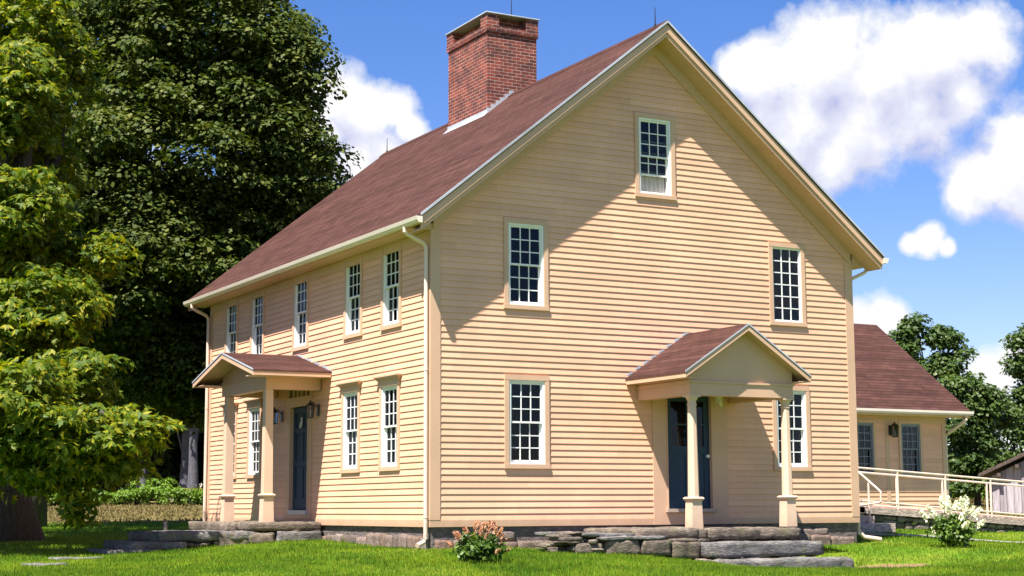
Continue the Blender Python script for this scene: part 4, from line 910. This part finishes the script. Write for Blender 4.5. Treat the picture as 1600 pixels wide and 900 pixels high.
for i, (px, t, top, lb) in enumerate(((700, 120, 690, 0), (900, 125, 680, 0), (1100, 120, 690, 0), (1280, 118, 700, 0), (1400, 115, 715, 0), (1490, 118, 735, 0), (1580, 122, 745, 0), (1700, 110, 700, 0), (1800, 100, 690, 0))):
    crown_tree('distant_tree', 'distant tree in the far tree line beyond the field', px, t, [(px, (top + 793) / 2 - 10, 62, (793 - top) / 2, 60, 0), (px + 50, 770, 50, 20, 20, 0)], .5, 60, (1.2, 2.0), m_fartree, m_bark, .2, 3, 80 + i, 'trees of the far tree line', low=.35, nl=4)

# shrubs
def shrub(name, label, px, t, w, h, n, per, leaf, mat, cr_, grp=None, gold=0, cat='shrub'):
    bx, by = fs(spx(px, t), t); zb_ = float(hgt(bx, by)); e = tag(empty(name, (bx, by, zb_)), label, cat, grp)
    c = shell((0, 0, h * .45), w / 2, w / 2 * .8, h * .45, n, .2); c = lateral(c, (bx, by)); c[:, 2] += zb_
    P, Nn = clump_pts(c, rng.uniform(*cr_, n), per, .7, .5, .4); leaves_mesh('foliage', P, Nn, leaf, mat, e, .6, .3)
    sm = MB()
    for q in c[::4]: sm.tube([(bx, by, zb_ - .1), ((bx + q[0]) / 2, (by + q[1]) / 2, (zb_ + q[2]) / 2 + .05), tuple(q)], [.03, .02, .01], 4)
    sm.build('stems', m_bark, e)
    if gold:
        P, Nn = clump_pts(c[c[:, 2] > zb_ + h * .55], np.full((c[:, 2] > zb_ + h * .55).sum(), cr_[1]), gold, .8, .8, .1); leaves_mesh('flowers', P + np.array([0, 0, .06]), Nn, leaf * .8, m_gold, e, .6, .3)
    return e
r4 = random.Random(12)
for i in range(15):
    px = -40 + i * 33 + r4.uniform(-8, 8); yellow = px > 285
    shrub('hedge_shrub', 'leafy bright green shrub at the far edge of the hayfield' if not yellow else 'shrub with yellow blossom at the field edge beside the house corner', px, 76 + r4.uniform(-2, 2), 1.7, r4.uniform(.7, 1.5), 26, 60, .13, m_shrub, (.22, .4), 'shrubs along the left field edge' if not yellow else 'yellow flowering shrubs along the left field edge', gold=10 if yellow else 0)
for i in range(9):
    px = 1455 + i * 30
    shrub('field_shrub', 'low green shrub along the field edge left of the barn' if px < 1560 else 'low green shrub behind the barn', px, 84 + r4.uniform(-1, 1), 1.8, r4.uniform(.6, 1.1), 20, 50, .16, m_shrub, (.22, .4), 'shrubs beyond the ramp' if px < 1560 else 'shrubs behind the barn')

# hydrangeas
def hydrangea(name, label, px, t, w, h, n, fm, nf, fs_, fl_, seed):
    bx, by = fs(spx(px, t), t); zb_ = float(hgt(bx, by)); e = tag(empty(name, (bx, by, zb_)), label, 'flowering shrub'); rr = random.Random(seed)
    c = shell((0, 0, h * .42), w * .40, w * .38, h * .40, n, .15); c = lateral(c, (bx, by)); c[:, 2] += zb_
    P, Nn = clump_pts(c, rng.uniform(.06, .10, n), 16, .8, .5, .4); leaves_mesh('foliage', P, Nn, .075, m_hyd, e, .6, .3)
    sm = MB(); FP = []; FN = []
    for k in range(nf):
        a = rr.uniform(0, 2 * math.pi); el = rr.uniform(fl_, 1.45); d = Vector((math.cos(a) * math.cos(el), math.sin(a) * math.cos(el), math.sin(el)))
        tip = Vector((bx, by, zb_ + h * .38)) + Vector((d.x * w * .48, d.y * w * .48, d.z * h * .60)) * rr.uniform(.85, 1.08); ax = (d + Vector((0, 0, .5))).normalized()
        sm.tube([(bx, by, zb_ - .03), ((bx * 1.2 + tip.x * .8) / 2, (by * 1.2 + tip.y * .8) / 2, (zb_ + tip.z) / 2), tuple(tip)], [.008, .006, .004], 4)
        m_ = 90; ln = fs_ * rr.uniform(.8, 1.2); u = rng.random(m_); dd_ = rng.normal(size=(m_, 3)); dd_ -= (dd_ @ np.array(ax))[:, None] * np.array(ax); dd_ /= np.linalg.norm(dd_, axis=1)[:, None]
        rad = fs_ * .30 * (1 - u * .75) ** .8; FP.append(np.array(tip) + np.outer(u * ln, np.array(ax)) + dd_ * rad[:, None]); nn = dd_ + np.array(ax) * .4 + rng.normal(size=(m_, 3)) * .3; FN.append(nn / np.linalg.norm(nn, axis=1)[:, None])
    sm.build('stems', m_bark, e); leaves_mesh('flower_heads', np.concatenate(FP), np.concatenate(FN), fs_ * .15 + .012, fm, e, .9, .1)
hydrangea('pink_hydrangea', 'small bush with fading pink flower heads in front of the gable wall', 750, 23.6, .92, .54, 130, m_pink, 40, .085, -.1, 1)
hydrangea('white_hydrangea', 'bush with creamy white flower cones on the lawn right of the house', 1478, 30.6, 1.05, .78, 240, m_creamf, 17, .20, -.1, 2)

# ------------------------------------------------------------------ sky, sun
SUND = Vector((.405, .237, -.883)).normalized(); el = math.asin(-SUND.z)
sun = bpy.data.lights.new('sun', 'SUN'); sun.energy = 5.0; sun.angle = R(.55); sun.color = (1, .94, .865)
so = bpy.data.objects.new('sun', sun); COL.objects.link(so); so.rotation_euler = SUND.to_track_quat('-Z', 'Y').to_euler(); so.location = (-20, -20, 40)
w = bpy.data.worlds.new('World'); scene.world = w; w.use_nodes = True; nt = w.node_tree; bg = nt.nodes['Background']
sk = N(nt, 'ShaderNodeTexSky', sky_type='NISHITA'); sk.sun_disc = False; sk.sun_elevation = el; sk.sun_rotation = math.atan2(-SUND.x, -SUND.y) % (2 * math.pi)
sk.air_density = 1.0; sk.dust_density = .3; sk.ozone_density = 3.0
hs = N(nt, 'ShaderNodeHueSaturation'); hs.inputs['Saturation'].default_value = 1.28; hs.inputs['Value'].default_value = 1.0; nt.links.new(mixc(nt, 1.0, sk.outputs[0], (1.17, 1.05, 1.2), 'MULTIPLY'), hs.inputs['Color'])
tc = N(nt, 'ShaderNodeTexCoord'); vec = tc.outputs['Generated']
blobs=[(0.5786,0.7721,0.2627,0.0178),(0.5946,0.7615,0.2581,0.0297),(0.6204,0.7386,0.2638,0.0357),(0.6468,0.7177,0.2581,0.0396),(0.6676,0.6963,0.2634,0.0337),(0.6850,0.6772,0.2686,0.0258),(0.6102,0.7578,0.2313,0.0357),(0.6400,0.7345,0.2257,0.0357),(0.6638,0.7101,0.2349,0.0317),(0.6307,0.7478,0.2076,0.0218),(0.6816,0.6911,0.2405,0.0218),(0.7117,0.6720,0.2049,0.0337),(0.6985,0.6905,0.1899,0.0245),(0.7130,0.6760,0.1850,0.0300),(0.6900,0.6990,0.1854,0.0130),(0.6776,0.7183,0.1577,0.0110),(0.6690,0.7240,0.1560,0.0080),(0.6860,0.7110,0.1530,0.0065),(0.6627,0.7406,0.1110,0.0166),(0.6500,0.7520,0.1096,0.0158),(0.7070,0.7032,0.0751,0.0198),(0.7182,0.6910,0.0821,0.0158),(0.3683,0.8955,0.2497,0.0218),(0.3858,0.8917,0.2368,0.0238),(0.4023,0.8827,0.2428,0.0143),(0.4114,0.8816,0.2315,0.0119),(0.3847,0.8984,0.2120,0.0238),(0.3620,0.9051,0.2230,0.0238),(0.3987,0.8913,0.2161,0.0178),
 (.2,.95,.15,.05),(.26,.94,.17,.05),(.9,.3,.2,.08),(.95,.2,.25,.07),(-.7,-.6,.4,.12),(-.6,-.7,.35,.12),(.3,-.9,.3,.14),(-.9,.2,.3,.12),(-.5,-.3,.8,.2),(-.9,-.3,.1,.2),(.7,-.7,.2,.2)]  # largest clouds at the end are out of view, added to whiten the sky light
def cloud_field(vec):
    nz = N(nt, 'ShaderNodeTexNoise'); nz.inputs['Scale'].default_value = 30; nz.inputs['Detail'].default_value = 9; nz.inputs['Roughness'].default_value = .60; nt.links.new(vec, nz.inputs['Vector'])
    f = None
    for b in blobs:
        d = N(nt, 'ShaderNodeVectorMath', operation='DISTANCE'); nt.links.new(vec, d.inputs[0]); d.inputs[1].default_value = b[:3]
        v_ = math_(nt, 'MULTIPLY', math_(nt, 'SUBTRACT', 1.0, math_(nt, 'DIVIDE', d.outputs['Value'], b[3] * 1.08)), 1.6)
        f = v_ if f is None else math_(nt, 'SMOOTH_MAX', f, v_, .35)
    f = math_(nt, 'MAXIMUM', f, -1.2)
    return math_(nt, 'ADD', f, math_(nt, 'MULTIPLY', math_(nt, 'SUBTRACT', nz.outputs['Fac'], .50), 2.3))
f1 = cloud_field(vec)
off = N(nt, 'ShaderNodeVectorMath', operation='ADD'); nt.links.new(vec, off.inputs[0]); off.inputs[1].default_value = (-.012, -.006, .022)
f2 = cloud_field(off.outputs[0])
mask = ramp(nt, f1, [(.0, (0, 0, 0)), (.2, (.28, .28, .28)), (.72, (1, 1, 1))])
lit = math_(nt, 'SUBTRACT', f1, math_(nt, 'MULTIPLY', f2, 1.0))
shade = ramp(nt, math_(nt, 'ADD', math_(nt, 'MULTIPLY', lit, .24), .49), [(.25, (.56, .58, .82)), (.47, (.80, .82, .95)), (.60, (1, 1, 1))])
CL = N(nt, 'ShaderNodeVectorMath', operation='SCALE'); nt.links.new(shade, CL.inputs[0]); CL.inputs['Scale'].default_value = 7.0
mx = mixc(nt, mask, hs.outputs[0], CL.outputs[0])
nt.links.new(mx, bg.inputs['Color']); bg.inputs['Strength'].default_value = .053
vs_ = scene.view_settings; vs_.view_transform = 'Standard'; vs_.look = 'None'; vs_.exposure = 1.48; vs_.gamma = 1; vs_.use_curve_mapping = False
scene.cycles.max_bounces = 6; scene.cycles.transparent_max_bounces = 8; scene.cycles.caustics_reflective = False; scene.cycles.caustics_refractive = False
